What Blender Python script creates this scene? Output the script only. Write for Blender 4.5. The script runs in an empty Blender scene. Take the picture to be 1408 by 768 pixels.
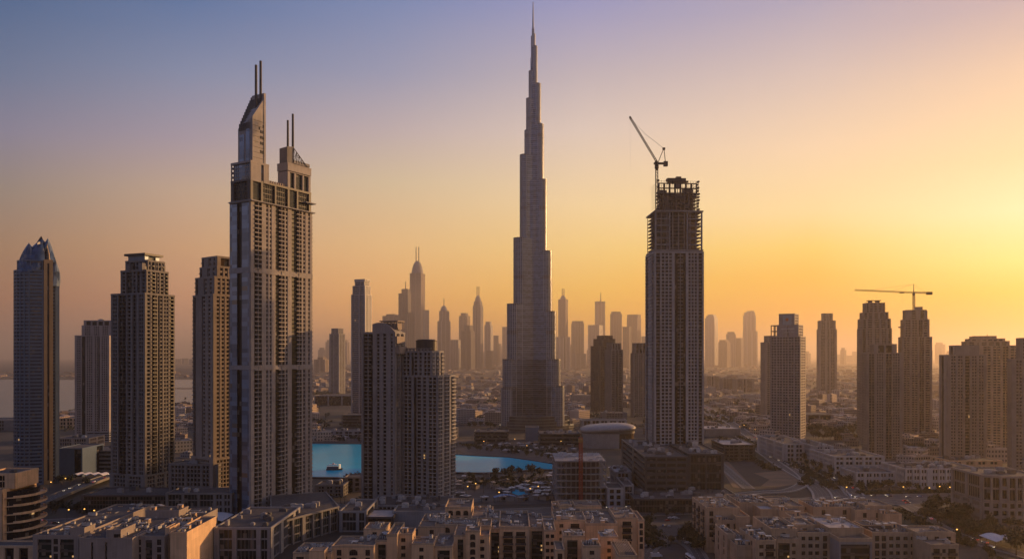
import bpy, math, random
from math import radians as R, sin, cos, tan, atan, atan2, pi, hypot, sqrt, exp
random.seed(11)
sc = bpy.context.scene
COL = sc.collection

# ------------------------------------------------------------------ camera
F, HC, HY, CX = 1100.0, 130.0, 490.0, 704.0      # focal length in photo pixels, eye height, horizon row
cam = bpy.data.cameras.new('camera')
cam.sensor_width = 36.0
cam.lens = F / 1408.0 * 36.0
cam.shift_y = (HY - 384.0) / 1408.0
cam.clip_start = 1.0
cam.clip_end = 400000.0
camo = bpy.data.objects.new('camera', cam)
camo.location = (0, 0, HC)
camo.rotation_euler = (R(90), 0, 0)
COL.objects.link(camo)
sc.camera = camo

# ------------------------------------------------------------------ sky, sun, exposure
SUN_AZ, SUN_EL = R(60), R(9)                      # azimuth from the view axis towards the right
W = bpy.data.worlds.new('World')
sc.world = W
W.use_nodes = True
nt = W.node_tree
nt.nodes.clear()


def s2l(c):
    c = c / 255.0
    return c / 12.92 if c <= 0.04045 else ((c + 0.055) / 1.055) ** 2.4


def lin(rgb):
    return tuple(s2l(c) for c in rgb) + (1.0,)


def N(t, kind, **kw):
    n = t.nodes.new(kind)
    for k, v in kw.items():
        setattr(n, k, v)
    return n


tc = N(nt, 'ShaderNodeTexCoord')
sep = N(nt, 'ShaderNodeSeparateXYZ')
nt.links.new(tc.outputs['Generated'], sep.inputs[0])
flat = N(nt, 'ShaderNodeVectorMath', operation='MULTIPLY')
flat.inputs[1].default_value = (1, 1, 0)
nt.links.new(tc.outputs['Generated'], flat.inputs[0])
nrm = N(nt, 'ShaderNodeVectorMath', operation='NORMALIZE')
nt.links.new(flat.outputs[0], nrm.inputs[0])
dot = N(nt, 'ShaderNodeVectorMath', operation='DOT_PRODUCT')
dot.inputs[1].default_value = (sin(R(60)), cos(R(60)), 0)
nt.links.new(nrm.outputs[0], dot.inputs[0])

# clear evening sky: colour by height, for seven bearings from opposite the sunset round to it
SKY = [
    (-0.75, 0, {490: (142, 122, 122), 380: (176, 148, 138), 250: (152, 146, 160), 0: (92, 108, 152)}),
    (-0.04, 10, {490: (120, 98, 92), 455: (150, 110, 92), 410: (166, 116, 88), 340: (166, 128, 98), 260: (152, 134, 122), 180: (135, 129, 148), 100: (107, 119, 148), 0: (78, 103, 142)}),
    (0.136, 255, {490: (176, 132, 112), 455: (194, 142, 114), 410: (207, 149, 112), 340: (210, 162, 120), 260: (196, 166, 142), 190: (166, 151, 162), 100: (130, 138, 166), 0: (90, 115, 158)}),
    (0.358, 530, {490: (240, 166, 104), 455: (246, 172, 100), 410: (248, 180, 104), 340: (238, 190, 130), 250: (215, 190, 156), 180: (190, 172, 172), 100: (151, 152, 177), 0: (117, 134, 176)}),
    (0.576, 805, {490: (255, 172, 66), 440: (255, 183, 66), 400: (255, 196, 86), 340: (252, 210, 130), 280: (248, 215, 162), 180: (222, 200, 186), 100: (190, 176, 182), 0: (148, 149, 190)}),
    (0.774, 1120, {490: (255, 162, 56), 430: (255, 175, 48), 380: (255, 192, 66), 340: (254, 212, 106), 290: (254, 222, 160), 200: (245, 212, 176), 100: (212, 190, 182), 0: (170, 162, 184)}),
    (0.885, 1398, {490: (255, 168, 50), 440: (255, 180, 38), 400: (255, 202, 56), 360: (255, 230, 128), 290: (255, 238, 182), 215: (253, 217, 166), 100: (228, 196, 168), 0: (186, 166, 172)}),
    (1.0, 1900, {490: (252, 176, 76), 440: (255, 200, 84), 380: (255, 236, 160), 280: (255, 240, 200), 100: (240, 205, 170), 0: (205, 180, 170)}),
]
SKY_GAIN = 1.0
ramps = []
for (dval, px, stops), gain in zip(SKY, (1, 1, 1, 1, 1.0, 1.0, 1.03, 1.15)):
    r = N(nt, 'ShaderNodeValToRGB')
    caz = cos(atan((min(px, 1500) - CX) / F))
    items = sorted((sin(atan((HY - y) / F * caz)), c) for y, c in stops.items())
    top = items[-1]
    z2 = 0.72
    items.append((z2, tuple(int(a * 0.45 + b * 0.55) for a, b in zip(top[1], (72, 92, 142)))))
    items.append((1.0, (66, 84, 132)))
    el = r.color_ramp.elements
    while len(el) < len(items):
        el.new(0.5)
    for e, (z, c) in zip(el, items):
        e.position = max(0.0, min(1.0, z))
        e.color = tuple(q * gain for q in lin(c)[:3]) + (1,)
    nt.links.new(sep.outputs['Z'], r.inputs[0])
    ramps.append((dval, r))
prev = ramps[0][1].outputs[0]
for (d0, r0), (d1, r1) in zip(ramps, ramps[1:]):
    mr = N(nt, 'ShaderNodeMapRange')
    mr.inputs['From Min'].default_value = d0
    mr.inputs['From Max'].default_value = d1
    nt.links.new(dot.outputs['Value'], mr.inputs['Value'])
    mx = N(nt, 'ShaderNodeMix', data_type='RGBA')
    nt.links.new(mr.outputs[0], mx.inputs['Factor'])
    nt.links.new(prev, mx.inputs['A'])
    nt.links.new(r1.outputs[0], mx.inputs['B'])
    prev = mx.outputs['Result']
sky = N(nt, 'ShaderNodeTexSky', sky_type='NISHITA')
sky.sun_disc = False
sky.sun_elevation = SUN_EL
sky.sun_rotation = SUN_AZ
sky.dust_density = 3.0
bg1 = N(nt, 'ShaderNodeBackground')
bg1.inputs['Strength'].default_value = 0.05 * 0.15
nt.links.new(sky.outputs[0], bg1.inputs[0])
bg2 = N(nt, 'ShaderNodeBackground')
bg2.inputs['Strength'].default_value = SKY_GAIN
nt.links.new(prev, bg2.inputs[0])
addb = N(nt, 'ShaderNodeAddShader')
nt.links.new(bg1.outputs[0], addb.inputs[0])
nt.links.new(bg2.outputs[0], addb.inputs[1])
wout = N(nt, 'ShaderNodeOutputWorld')
nt.links.new(addb.outputs[0], wout.inputs['Surface'])
W.cycles.sampling_method = 'MANUAL'
W.cycles.sample_map_resolution = 512

sun = bpy.data.lights.new('sun', 'SUN')
sun.energy = 5.0
sun.angle = R(0.6)
sun.color = (1.0, 0.54, 0.21)
suno = bpy.data.objects.new('sun', sun)
COL.objects.link(suno)
sd = (sin(SUN_AZ) * cos(SUN_EL), cos(SUN_AZ) * cos(SUN_EL), sin(SUN_EL))
from mathutils import Vector, Matrix
suno.rotation_euler = Vector(sd).to_track_quat('Z', 'Y').to_euler()
suno.location = (300, 0, 700)

vs = sc.view_settings
vs.view_transform = 'Standard'
vs.look = 'None'
vs.exposure = 0.0
vs.gamma = 1.0
vs.use_curve_mapping = False
HAZE_DENSITY = 6.5e-5
HAZE_ANISO = 0.6
sc.cycles.use_denoising = True
sc.cycles.max_bounces = 4
sc.cycles.diffuse_bounces = 2
sc.cycles.glossy_bounces = 2
sc.cycles.volume_bounces = 0
sc.cycles.transmission_bounces = 1
sc.cycles.caustics_reflective = False
sc.cycles.caustics_refractive = False
sc.cycles.sample_clamp_indirect = 3.0


# ------------------------------------------------------------------ pixel of the photo -> point of the place
def G(px, py, z=0.0):
    d = F * (HC - z) / (py - HY)
    return ((px - CX) / F * d, d)


def DEP(py, z=0.0):
    return F * (HC - z) / (py - HY)


def ZH(py, d):
    return HC + (HY - py) / F * d


# ------------------------------------------------------------------ tagging
def tag(o, label=None, cat=None, group=None, kind=None):
    if label:
        o['label'] = label
    if cat:
        o['category'] = cat
    if group:
        o['group'] = group
    if kind:
        o['kind'] = kind
    return o


def empty(name, loc, rz=0.0, label=None, cat=None, group=None):
    o = bpy.data.objects.new(name, None)
    o.location = loc
    o.rotation_euler = (0, 0, rz)
    o.empty_display_size = 0.5
    COL.objects.link(o)
    return tag(o, label, cat, group)


def link(name, me, parent=None, loc=None, rz=0.0):
    o = bpy.data.objects.new(name, me)
    COL.objects.link(o)
    if parent is not None:
        o.parent = parent
    if loc is not None:
        o.location = loc
    if rz:
        o.rotation_euler = (0, 0, rz)
    return o


# ------------------------------------------------------------------ mesh collector
class MB:
    def __init__(self):
        self.v, self.f, self.m = [], [], []

    def quad(self, a, b, c, d, mi=0):
        n = len(self.v)
        self.v += [a, b, c, d]
        self.f.append((n, n + 1, n + 2, n + 3))
        self.m.append(mi)

    def poly(self, pts, mi=0):
        n = len(self.v)
        self.v += pts
        self.f.append(tuple(range(n, n + len(pts))))
        self.m.append(mi)

    def box(self, x0, x1, y0, y1, z0, z1, mi=0):
        n = len(self.v)
        self.v += [(x0, y0, z0), (x1, y0, z0), (x1, y1, z0), (x0, y1, z0),
                   (x0, y0, z1), (x1, y0, z1), (x1, y1, z1), (x0, y1, z1)]
        self.f += [(n, n + 3, n + 2, n + 1), (n + 4, n + 5, n + 6, n + 7), (n, n + 1, n + 5, n + 4),
                   (n + 1, n + 2, n + 6, n + 5), (n + 2, n + 3, n + 7, n + 6), (n + 3, n, n + 4, n + 7)]
        self.m += [mi] * 6

    def obox(self, p, u, n_, a0, a1, o0, o1, z0, z1, mi=0):
        n = len(self.v)
        px, py = p
        def P(a, o, z):
            return (px + u[0] * a + n_[0] * o, py + u[1] * a + n_[1] * o, z)
        self.v += [P(a0, o1, z0), P(a1, o1, z0), P(a1, o0, z0), P(a0, o0, z0),
                   P(a0, o1, z1), P(a1, o1, z1), P(a1, o0, z1), P(a0, o0, z1)]
        self.f += [(n, n + 3, n + 2, n + 1), (n + 4, n + 5, n + 6, n + 7), (n, n + 1, n + 5, n + 4),
                   (n + 1, n + 2, n + 6, n + 5), (n + 2, n + 3, n + 7, n + 6), (n + 3, n, n + 4, n + 7)]
        self.m += [mi] * 6

    def prism(self, pts, z0, z1, mi=0, mcap=None, bottom=True):
        """z0, z1: numbers, or lists with one height per corner"""
        k = len(pts)
        n = len(self.v)
        za = z0 if isinstance(z0, (list, tuple)) else [z0] * k
        zb = z1 if isinstance(z1, (list, tuple)) else [z1] * k
        self.v += [(p[0], p[1], z) for p, z in zip(pts, za)] + [(p[0], p[1], z) for p, z in zip(pts, zb)]
        for i in range(k):
            j = (i + 1) % k
            self.f.append((n + i, n + j, n + k + j, n + k + i))
            self.m.append(mi)
        self.f.append(tuple(n + k + i for i in range(k)))
        self.m.append(mi if mcap is None else mcap)
        if bottom:
            self.f.append(tuple(n + i for i in reversed(range(k))))
            self.m.append(mi)

    def tube(self, a, b, r, r2=None, k=6, mi=0):
        r2 = r if r2 is None else r2
        a, b = Vector(a), Vector(b)
        d = (b - a).normalized()
        s = d.orthogonal().normalized()
        t = d.cross(s)
        n = len(self.v)
        for c, rr in ((a, r), (b, r2)):
            for i in range(k):
                w = 2 * pi * i / k
                q = c + (s * cos(w) + t * sin(w)) * rr
                self.v.append(tuple(q))
        for i in range(k):
            j = (i + 1) % k
            self.f.append((n + i, n + j, n + k + j, n + k + i))
            self.m.append(mi)
        self.f.append(tuple(n + i for i in reversed(range(k))))
        self.f.append(tuple(n + k + i for i in range(k)))
        self.m += [mi, mi]

    def lathe(self, cx, cy, prof, k=20, mi=0, sx=1.0, sy=1.0):
        n = len(self.v)
        for r, z in prof:
            for i in range(k):
                w = 2 * pi * i / k
                self.v.append((cx + r * cos(w) * sx, cy + r * sin(w) * sy, z))
        for s in range(len(prof) - 1):
            for i in range(k):
                j = (i + 1) % k
                self.f.append((n + s * k + i, n + s * k + j, n + (s + 1) * k + j, n + (s + 1) * k + i))
                self.m.append(mi)
        if prof[-1][0] > 0.01:
            self.f.append(tuple(n + (len(prof) - 1) * k + i for i in range(k)))
            self.m.append(mi)

    def mesh(self, name, mats, smooth=False):
        me = bpy.data.meshes.new(name)
        me.from_pydata(self.v, [], self.f)
        mats = mats if isinstance(mats, (list, tuple)) else [mats]
        for m in mats:
            me.materials.append(m)
        if len(mats) > 1:
            me.polygons.foreach_set('material_index', self.m)
        if smooth:
            me.polygons.foreach_set('use_smooth', [True] * len(self.f))
        me.update()
        return me

    def build(self, name, mats, parent=None, loc=None, smooth=False, rz=0.0):
        if not self.f:
            return None
        return link(name, self.mesh(name, mats, smooth), parent, loc, rz)


# ------------------------------------------------------------------ materials
MT = {}


def newmat(name):
    m = bpy.data.materials.new(name)
    m.use_nodes = True
    t = m.node_tree
    return m, t, t.nodes['Principled BSDF']


def mixc(t, fac, a, b):
    mx = N(t, 'ShaderNodeMix', data_type='RGBA')
    if hasattr(fac, 'is_output'):
        t.links.new(fac, mx.inputs['Factor'])
    else:
        mx.inputs['Factor'].default_value = fac
    for key, c in (('A', a), ('B', b)):
        if hasattr(c, 'is_output'):
            t.links.new(c, mx.inputs[key])
        else:
            mx.inputs[key].default_value = tuple(c[:3]) + (1,)
    return mx.outputs['Result']


def math_(t, op, a, b=None, clamp=False):
    n = N(t, 'ShaderNodeMath', operation=op)
    n.use_clamp = clamp
    for i, c in enumerate((a, b)):
        if c is None:
            continue
        if hasattr(c, 'is_output'):
            t.links.new(c, n.inputs[i])
        else:
            n.inputs[i].default_value = c
    return n.outputs[0]


def noise(t, vec, scale, detail=4, rough=0.55):
    n = N(t, 'ShaderNodeTexNoise')
    n.inputs['Scale'].default_value = scale
    n.inputs['Detail'].default_value = detail
    n.inputs['Roughness'].default_value = rough
    if vec is not None:
        t.links.new(vec, n.inputs['Vector'])
    return n.outputs['Fac']


def ramp(t, fac, stops):
    r = N(t, 'ShaderNodeValToRGB')
    el = r.color_ramp.elements
    while len(el) < len(stops):
        el.new(0.5)
    for e, (p, c) in zip(el, stops):
        e.position = p
        e.color = tuple(c[:3]) + (1,) if isinstance(c, (tuple, list)) else (c, c, c, 1)
    t.links.new(fac, r.inputs[0])
    return r.outputs[0]


def scaled(t, vec, s):
    m = N(t, 'ShaderNodeVectorMath', operation='MULTIPLY')
    m.inputs[1].default_value = s
    t.links.new(vec, m.inputs[0])
    return m.outputs[0]


def wall_mat(name, base, rough=0.8, var=0.22, metal=0.0, bump=0.15):
    """plaster / concrete / cladding: blotches, faint panels storey by storey and rain streaks"""
    m, t, b = newmat(name)
    geo = N(t, 'ShaderNodeTexCoord').outputs['Object']
    big = noise(t, geo, 0.045, 3)
    streak = noise(t, scaled(t, geo, (0.9, 0.9, 0.035)), 1.0, 4)
    cell = N(t, 'ShaderNodeTexWhiteNoise')
    sn = N(t, 'ShaderNodeVectorMath', operation='SNAP')
    sn.inputs[1].default_value = (3.1, 3.1, 3.6)
    t.links.new(geo, sn.inputs[0])
    t.links.new(sn.outputs[0], cell.inputs['Vector'])
    f = math_(t, 'ADD', math_(t, 'MULTIPLY', big, 0.6), math_(t, 'MULTIPLY', streak, 0.6))
    f = math_(t, 'ADD', f, math_(t, 'MULTIPLY', cell.outputs['Value'], 0.16))
    lo = tuple(c * (1 - 1.3 * var) for c in base)
    hi = tuple(min(0.85, c * (1 + var)) for c in base)
    col = ramp(t, f, [(0.38, lo), (0.92, hi)])
    t.links.new(col, b.inputs['Base Color'])
    b.inputs['Roughness'].default_value = rough
    b.inputs['Metallic'].default_value = metal
    return m


def glass_mat(name, base, rough=0.12, lit=0.0025, metal=0.0, ior=1.6, cell=(2.4, 2.4, 3.6), blinds=0.10):
    """window glass: every pane a little different, some blinds, very few rooms with the light on"""
    m, t, b = newmat(name)
    geo = N(t, 'ShaderNodeTexCoord').outputs['Object']
    sn = N(t, 'ShaderNodeVectorMath', operation='SNAP')
    sn.inputs[1].default_value = cell
    t.links.new(geo, sn.inputs[0])
    wn = N(t, 'ShaderNodeTexWhiteNoise')
    t.links.new(sn.outputs[0], wn.inputs['Vector'])
    v = wn.outputs['Value']
    big = noise(t, geo, 0.03, 2)
    c1 = mixc(t, v, tuple(c * 0.55 for c in base), tuple(c * 1.6 for c in base))
    sh = math_(t, 'GREATER_THAN', v, 1 - blinds)
    c2 = mixc(t, sh, c1, (0.16, 0.14, 0.12))
    t.links.new(c2, b.inputs['Base Color'])
    rr = math_(t, 'ADD', math_(t, 'MULTIPLY', big, 0.16), rough - 0.04)
    t.links.new(rr, b.inputs['Roughness'])
    b.inputs['IOR'].default_value = ior
    b.inputs['Metallic'].default_value = metal
    if lit > 0:
        w2 = N(t, 'ShaderNodeTexWhiteNoise', noise_dimensions='4D')
        w2.inputs['W'].default_value = 3.7
        t.links.new(sn.outputs[0], w2.inputs['Vector'])
        on = math_(t, 'GREATER_THAN', w2.outputs['Value'], 1 - lit)
        b.inputs['Emission Color'].default_value = (1.0, 0.56, 0.22, 1)
        t.links.new(math_(t, 'MULTIPLY', on, 0.55), b.inputs['Emission Strength'])
    return m


def plain(name, base, rough=0.6, metal=0.0, emit=None, var=0.15, scale=0.8, ior=1.5):
    m, t, b = newmat(name)
    if emit:
        b.inputs['Base Color'].default_value = tuple(base) + (1,)
        b.inputs['Emission Color'].default_value = tuple(emit[:3]) + (1,)
        b.inputs['Emission Strength'].default_value = emit[3]
    else:
        geo = N(t, 'ShaderNodeTexCoord').outputs['Object']
        f = noise(t, geo, scale, 4)
        t.links.new(ramp(t, f, [(0.3, tuple(c * (1 - var) for c in base)), (0.7, tuple(min(0.9, c * (1 + var)) for c in base))]), b.inputs['Base Color'])
    b.inputs['Roughness'].default_value = rough
    b.inputs['Metallic'].default_value = metal
    b.inputs['IOR'].default_value = ior
    return m


def grid_mat(name, base, dark, sx=3.4, sz=3.6, var=0.2):
    """far or plain building: rows of window openings in the wall"""
    m, t, b = newmat(name)
    tcx = N(t, 'ShaderNodeTexCoord')
    geo = tcx.outputs['Object']
    s = N(t, 'ShaderNodeSeparateXYZ')
    t.links.new(geo, s.inputs[0])
    ns = N(t, 'ShaderNodeSeparateXYZ')
    t.links.new(tcx.outputs['Normal'], ns.inputs[0])
    def band(val, p, w0, w1):
        fr = math_(t, 'FRACT', math_(t, 'DIVIDE', math_(t, 'ADD', val, 4000.0), p))
        return math_(t, 'MULTIPLY', math_(t, 'GREATER_THAN', fr, w0), math_(t, 'LESS_THAN', fr, w1))
    hz = band(math_(t, 'ADD', s.outputs['X'], s.outputs['Y']), sx, 0.25, 0.78)
    vz = band(s.outputs['Z'], sz, 0.30, 0.80)
    side = math_(t, 'LESS_THAN', math_(t, 'ABSOLUTE', ns.outputs['Z']), 0.5)
    win = math_(t, 'MULTIPLY', math_(t, 'MULTIPLY', hz, vz), side)
    oi = N(t, 'ShaderNodeObjectInfo')
    big = noise(t, geo, 0.08, 4)
    tone = math_(t, 'ADD', math_(t, 'MULTIPLY', oi.outputs['Random'], 0.6), math_(t, 'MULTIPLY', big, 0.5))
    wallc = ramp(t, tone, [(0.15, tuple(c * (1 - 2 * var) for c in base)), (0.9, tuple(min(0.8, c * (1 + var)) for c in base))])
    t.links.new(mixc(t, win, wallc, dark), b.inputs['Base Color'])
    t.links.new(math_(t, 'ADD', math_(t, 'MULTIPLY', win, -0.6), 0.8), b.inputs['Roughness'])
    return m


MT['beige'] = wall_mat('beige_concrete', (0.32, 0.288, 0.265))
MT['sand'] = wall_mat('sand_render', (0.60, 0.40, 0.235), 0.85, 0.3)
MT['sandlight'] = wall_mat('pale_sand_render', (0.41, 0.295, 0.195), 0.85, 0.3)
MT['sanddark'] = wall_mat('ochre_render', (0.40, 0.28, 0.18), 0.85)
MT['grey'] = wall_mat('grey_concrete', (0.25, 0.24, 0.24))
MT['lightgrey'] = wall_mat('light_grey_cladding', (0.33, 0.32, 0.32), 0.5)
MT['white'] = wall_mat('white_render', (0.46, 0.41, 0.375), 0.7)
MT['brown'] = wall_mat('brown_stone', (0.178, 0.166, 0.160))
MT['darkbrown'] = wall_mat('dark_brown_cladding', (0.06, 0.05, 0.047), 0.5)
MT['tan'] = wall_mat('tan_stone', (0.28, 0.228, 0.188))
MT['bluepanel'] = wall_mat('blue_grey_panel', (0.10, 0.145, 0.215), 0.35, 0.15, 0.3)
MT['rawconcrete'] = wall_mat('raw_concrete', (0.23, 0.20, 0.185), 0.9, 0.35)
MT['steel'] = wall_mat('brushed_steel', (0.40, 0.41, 0.44), 0.35, 0.12, 0.6)
MT['rosy'] = wall_mat('rosy_grey_cladding', (0.30, 0.25, 0.23), 0.7)
MT['palegrey'] = wall_mat('pale_grey_concrete_frame', (0.36, 0.345, 0.34), 0.75)
MT['darkgrey'] = wall_mat('dark_grey_cladding', (0.055, 0.053, 0.056), 0.6)
MT['hallwall'] = wall_mat('warm_grey_hall_cladding', (0.27, 0.245, 0.23), 0.5)
MT['darkmetal'] = plain('dark_metal', (0.045, 0.043, 0.045), 0.5, 0.4)
MT['roof'] = plain('grey_roof_felt', (0.065, 0.060, 0.060), 0.9, 0, None, 0.4, 0.35)
MT['roofsand'] = plain('sandy_roof_screed', (0.15, 0.115, 0.09), 0.9, 0, None, 0.35, 0.3)
MT['rooflight'] = plain('pale_roof_membrane', (0.38, 0.34, 0.31), 0.8, 0, None, 0.25, 0.3)
MT['unit'] = plain('rooftop_unit_metal', (0.42, 0.41, 0.40), 0.5, 0.2, None, 0.35, 0.6)
MT['unitdark'] = plain('dark_rooftop_unit', (0.08, 0.08, 0.085), 0.6, 0.2, None, 0.4, 0.6)
MT['glass'] = glass_mat('dark_window_glass', (0.007, 0.008, 0.011), 0.16, 0.0007, 0, 1.33, (2.4, 2.4, 3.6), 0.05)
MT['glasswarm'] = glass_mat('sunset_window_glass', (0.012, 0.011, 0.011), 0.30, 0.0006, 0, 1.36, (2.4, 2.4, 3.5), 0.07)
MT['glassblue'] = glass_mat('blue_window_glass', (0.025, 0.05, 0.10), 0.10, 0.0015, 0.25, 1.7)
MT['glasspale'] = glass_mat('pale_blue_curtain_wall', (0.13, 0.18, 0.26), 0.16, 0.0004, 0.3, 1.8, (9.0, 9.0, 3.5), 0.02)
MT['glassgreen'] = glass_mat('green_window_glass', (0.010, 0.020, 0.022), 0.14, 0.0010, 0, 1.4)
MT['glassgold'] = glass_mat('bronze_window_glass', (0.10, 0.06, 0.03), 0.14, 0.001, 0.4, 1.7)
MT['pane'] = glass_mat('house_window_glass', (0.010, 0.012, 0.016), 0.10, 0.006, 0, 1.38, (3.0, 3.0, 3.0), 0.08)
MT['frame'] = plain('dark_window_frame', (0.06, 0.05, 0.045), 0.5)
MT['palegrid'] = grid_mat('pale_block_wall', (0.42, 0.33, 0.26), (0.04, 0.035, 0.035))
MT['fargrid'] = grid_mat('far_tower_wall', (0.28, 0.235, 0.21), (0.05, 0.05, 0.055), 5.5, 7.2, 0.15)
MT['red'] = plain('crane_red_paint', (0.28, 0.05, 0.03), 0.5)
MT['cranedark'] = plain('crane_dark_paint', (0.05, 0.04, 0.035), 0.5)
MT['craneyellow'] = plain('crane_yellow_paint', (0.30, 0.17, 0.04), 0.5)
MT['roadbed'] = plain('worn_highway_surface', (0.075, 0.068, 0.064), 0.8, 0, None, 0.25, 0.05)
MT['asphalt'] = plain('asphalt', (0.060, 0.054, 0.052), 0.75, 0, None, 0.3, 0.06)
MT['paint'] = plain('road_paint', (0.35, 0.34, 0.32), 0.7, 0, None, 0.2, 0.5)
MT['barrier'] = plain('pale_concrete_barrier', (0.33, 0.30, 0.27), 0.8)
MT['kerb'] = plain('kerb_stone', (0.18, 0.165, 0.15), 0.85)
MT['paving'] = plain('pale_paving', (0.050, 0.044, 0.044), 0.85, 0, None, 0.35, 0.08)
MT['sandground'] = plain('bare_sand', (0.17, 0.112, 0.07), 0.95, 0, None, 0.25, 0.05)
MT['lawn'] = plain('lawn_grass', (0.016, 0.026, 0.009), 0.95, 0, None, 0.4, 0.15)
MT['bark'] = plain('tree_bark', (0.09, 0.065, 0.045), 0.9)
MT['lamp'] = plain('lamp_glow', (1, 0.6, 0.2), 0.5, 0, (1.0, 0.50, 0.10, 2.2))
MT['headlight'] = plain('headlight_glow', (1, 0.9, 0.7), 0.4, 0, (1.0, 0.80, 0.52, 4.0))
MT['taillight'] = plain('taillight_glow', (0.6, 0.03, 0.02), 0.4, 0, (1.0, 0.05, 0.02, 2.0))
MT['boatlight'] = plain('boat_lit_cabin', (1, .8, .5), .5, 0, (1.0, .72, .38, .45))
MT['tyre'] = plain('tyre_rubber', (0.02, 0.02, 0.02), 0.9)
MT['bluefabric'] = plain('blue_awning', (0.05, 0.19, 0.42), 0.6)
MT['canopy'] = plain('white_canopy_fabric', (0.62, 0.58, 0.55), 0.7)
for i, c in enumerate([(0.62, 0.62, 0.62), (0.30, 0.31, 0.32), (0.05, 0.05, 0.055), (0.32, 0.03, 0.025), (0.10, 0.16, 0.28), (0.48, 0.44, 0.36)]):
    MT['car%d' % i] = plain('car_paint_' + ['white', 'silver', 'black', 'red', 'blue', 'champagne'][i], c, 0.28, 0.1, None, 0.05)


def leaf_mat(name, a, b_):
    m, t, b = newmat(name)
    geo = N(t, 'ShaderNodeNewGeometry').outputs['Position']
    f = noise(t, geo, 0.35, 3)
    w = N(t, 'ShaderNodeTexWhiteNoise')
    sn = N(t, 'ShaderNodeVectorMath', operation='SNAP')
    sn.inputs[1].default_value = (0.7, 0.7, 0.7)
    t.links.new(geo, sn.inputs[0])
    t.links.new(sn.outputs[0], w.inputs['Vector'])
    f = math_(t, 'ADD', math_(t, 'MULTIPLY', f, 0.7), math_(t, 'MULTIPLY', w.outputs['Value'], 0.3))
    t.links.new(ramp(t, f, [(0.3, a), (0.75, b_)]), b.inputs['Base Color'])
    b.inputs['Roughness'].default_value = 0.8
    return m


MT['leaf'] = leaf_mat('dark_green_foliage', (0.012, 0.018, 0.007), (0.04, 0.05, 0.02))
MT['leafdry'] = leaf_mat('dusty_foliage', (0.02, 0.022, 0.011), (0.05, 0.05, 0.024))
# ------------------------------------------------------------------ the air: one closed box of thin haze
hz = MB()
hz.box(-66000, 66000, -9000, 66000, -2.0, 812.0)
hm = bpy.data.materials.new('evening_haze')
hm.use_nodes = True
hm.node_tree.nodes.clear()
pv = N(hm.node_tree, 'ShaderNodeVolumePrincipled')
pv.inputs['Color'].default_value = (1.0, 0.84, 0.68, 1)
pv.inputs['Density'].default_value = HAZE_DENSITY
pv.inputs['Anisotropy'].default_value = HAZE_ANISO
ho = N(hm.node_tree, 'ShaderNodeOutputMaterial')
hm.node_tree.links.new(pv.outputs[0], ho.inputs['Volume'])
haze = hz.build('haze', hm)
tag(haze, kind='stuff')

# ------------------------------------------------------------------ the ground
def structure(o):
    o['kind'] = 'structure'
    return o


m, t, b = newmat('city_ground')
pos = N(t, 'ShaderNodeNewGeometry').outputs['Position']
n1 = noise(t, pos, 0.0016, 4)
n2 = noise(t, pos, 0.011, 5, 0.6)
n3 = noise(t, pos, 0.06, 4, 0.7)
vo = N(t, 'ShaderNodeTexVoronoi')
vo.inputs['Scale'].default_value = 0.022
t.links.new(pos, vo.inputs['Vector'])
vsep = N(t, 'ShaderNodeSeparateColor')
t.links.new(vo.outputs['Color'], vsep.inputs[0])
base = ramp(t, n2, [(0.30, (0.012, 0.011, 0.011)), (0.54, (0.022, 0.019, 0.017)), (0.72, (0.055, 0.041, 0.031)), (0.84, (0.20, 0.135, 0.088))])
plots = ramp(t, vsep.outputs[0], [(0.0, (0.015, 0.018, 0.010)), (0.42, (0.018, 0.016, 0.015)), (0.76, (0.042, 0.034, 0.028)), (0.97, (0.19, 0.135, 0.09))])
c1 = mixc(t, 0.45, base, plots)
green = math_(t, 'GREATER_THAN', math_(t, 'ADD', math_(t, 'MULTIPLY', n1, 0.6), math_(t, 'MULTIPLY', n3, 0.45)), 0.57)
c2 = mixc(t, math_(t, 'MULTIPLY', green, 0.75), c1, (0.035, 0.042, 0.02))
c3 = mixc(t, math_(t, 'MULTIPLY', n3, 0.5), c2, (0.05, 0.045, 0.04))
t.links.new(c3, b.inputs['Base Color'])
b.inputs['Roughness'].default_value = 0.95
gm = MB()
xs = [-64000, -30000, -14000, -7000, -3500, -1800, -900, -450, 0, 450, 900, 1800, 3500, 7000, 14000, 30000, 64000]
ys = [-8000, -2000, -300, 0, 300, 600, 900, 1200, 1600, 2200, 3000, 4200, 6000, 9000, 14000, 24000, 40000, 64000]
gv = [(x, y, 0.0) for y in ys for x in xs]
gm.v = gv
nx = len(xs)
for j in range(len(ys) - 1):
    for i in range(nx - 1):
        gm.f.append((j * nx + i, j * nx + i + 1, (j + 1) * nx + i + 1, (j + 1) * nx + i))
        gm.m.append(0)
structure(gm.build('ground', m))


def sheet(name, pts, mat, z, px=True):
    """flat patch of ground given by its outline"""
    mb = MB()
    w = [G(*p) if px else p for p in pts]
    mb.poly([(x, y, z) for x, y in w])
    return structure(mb.build(name, mat))


def water_mat(name, base, rough, scale, stretch=(1, 1, 1), bumps=0.12, spec=1.33):
    m, t, b = newmat(name)
    pos = N(t, 'ShaderNodeNewGeometry').outputs['Position']
    f = noise(t, pos, 0.006, 3)
    t.links.new(ramp(t, f, [(0.3, tuple(c * 0.8 for c in base)), (0.7, tuple(c * 1.2 for c in base))]), b.inputs['Base Color'])
    b.inputs['Roughness'].default_value = rough
    b.inputs['IOR'].default_value = spec
    bp = N(t, 'ShaderNodeBump')
    bp.inputs['Strength'].default_value = bumps
    bp.inputs['Distance'].default_value = 0.3
    t.links.new(noise(t, scaled(t, pos, stretch), scale, 3), bp.inputs['Height'])
    t.links.new(bp.outputs[0], b.inputs['Normal'])
    return m


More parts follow.
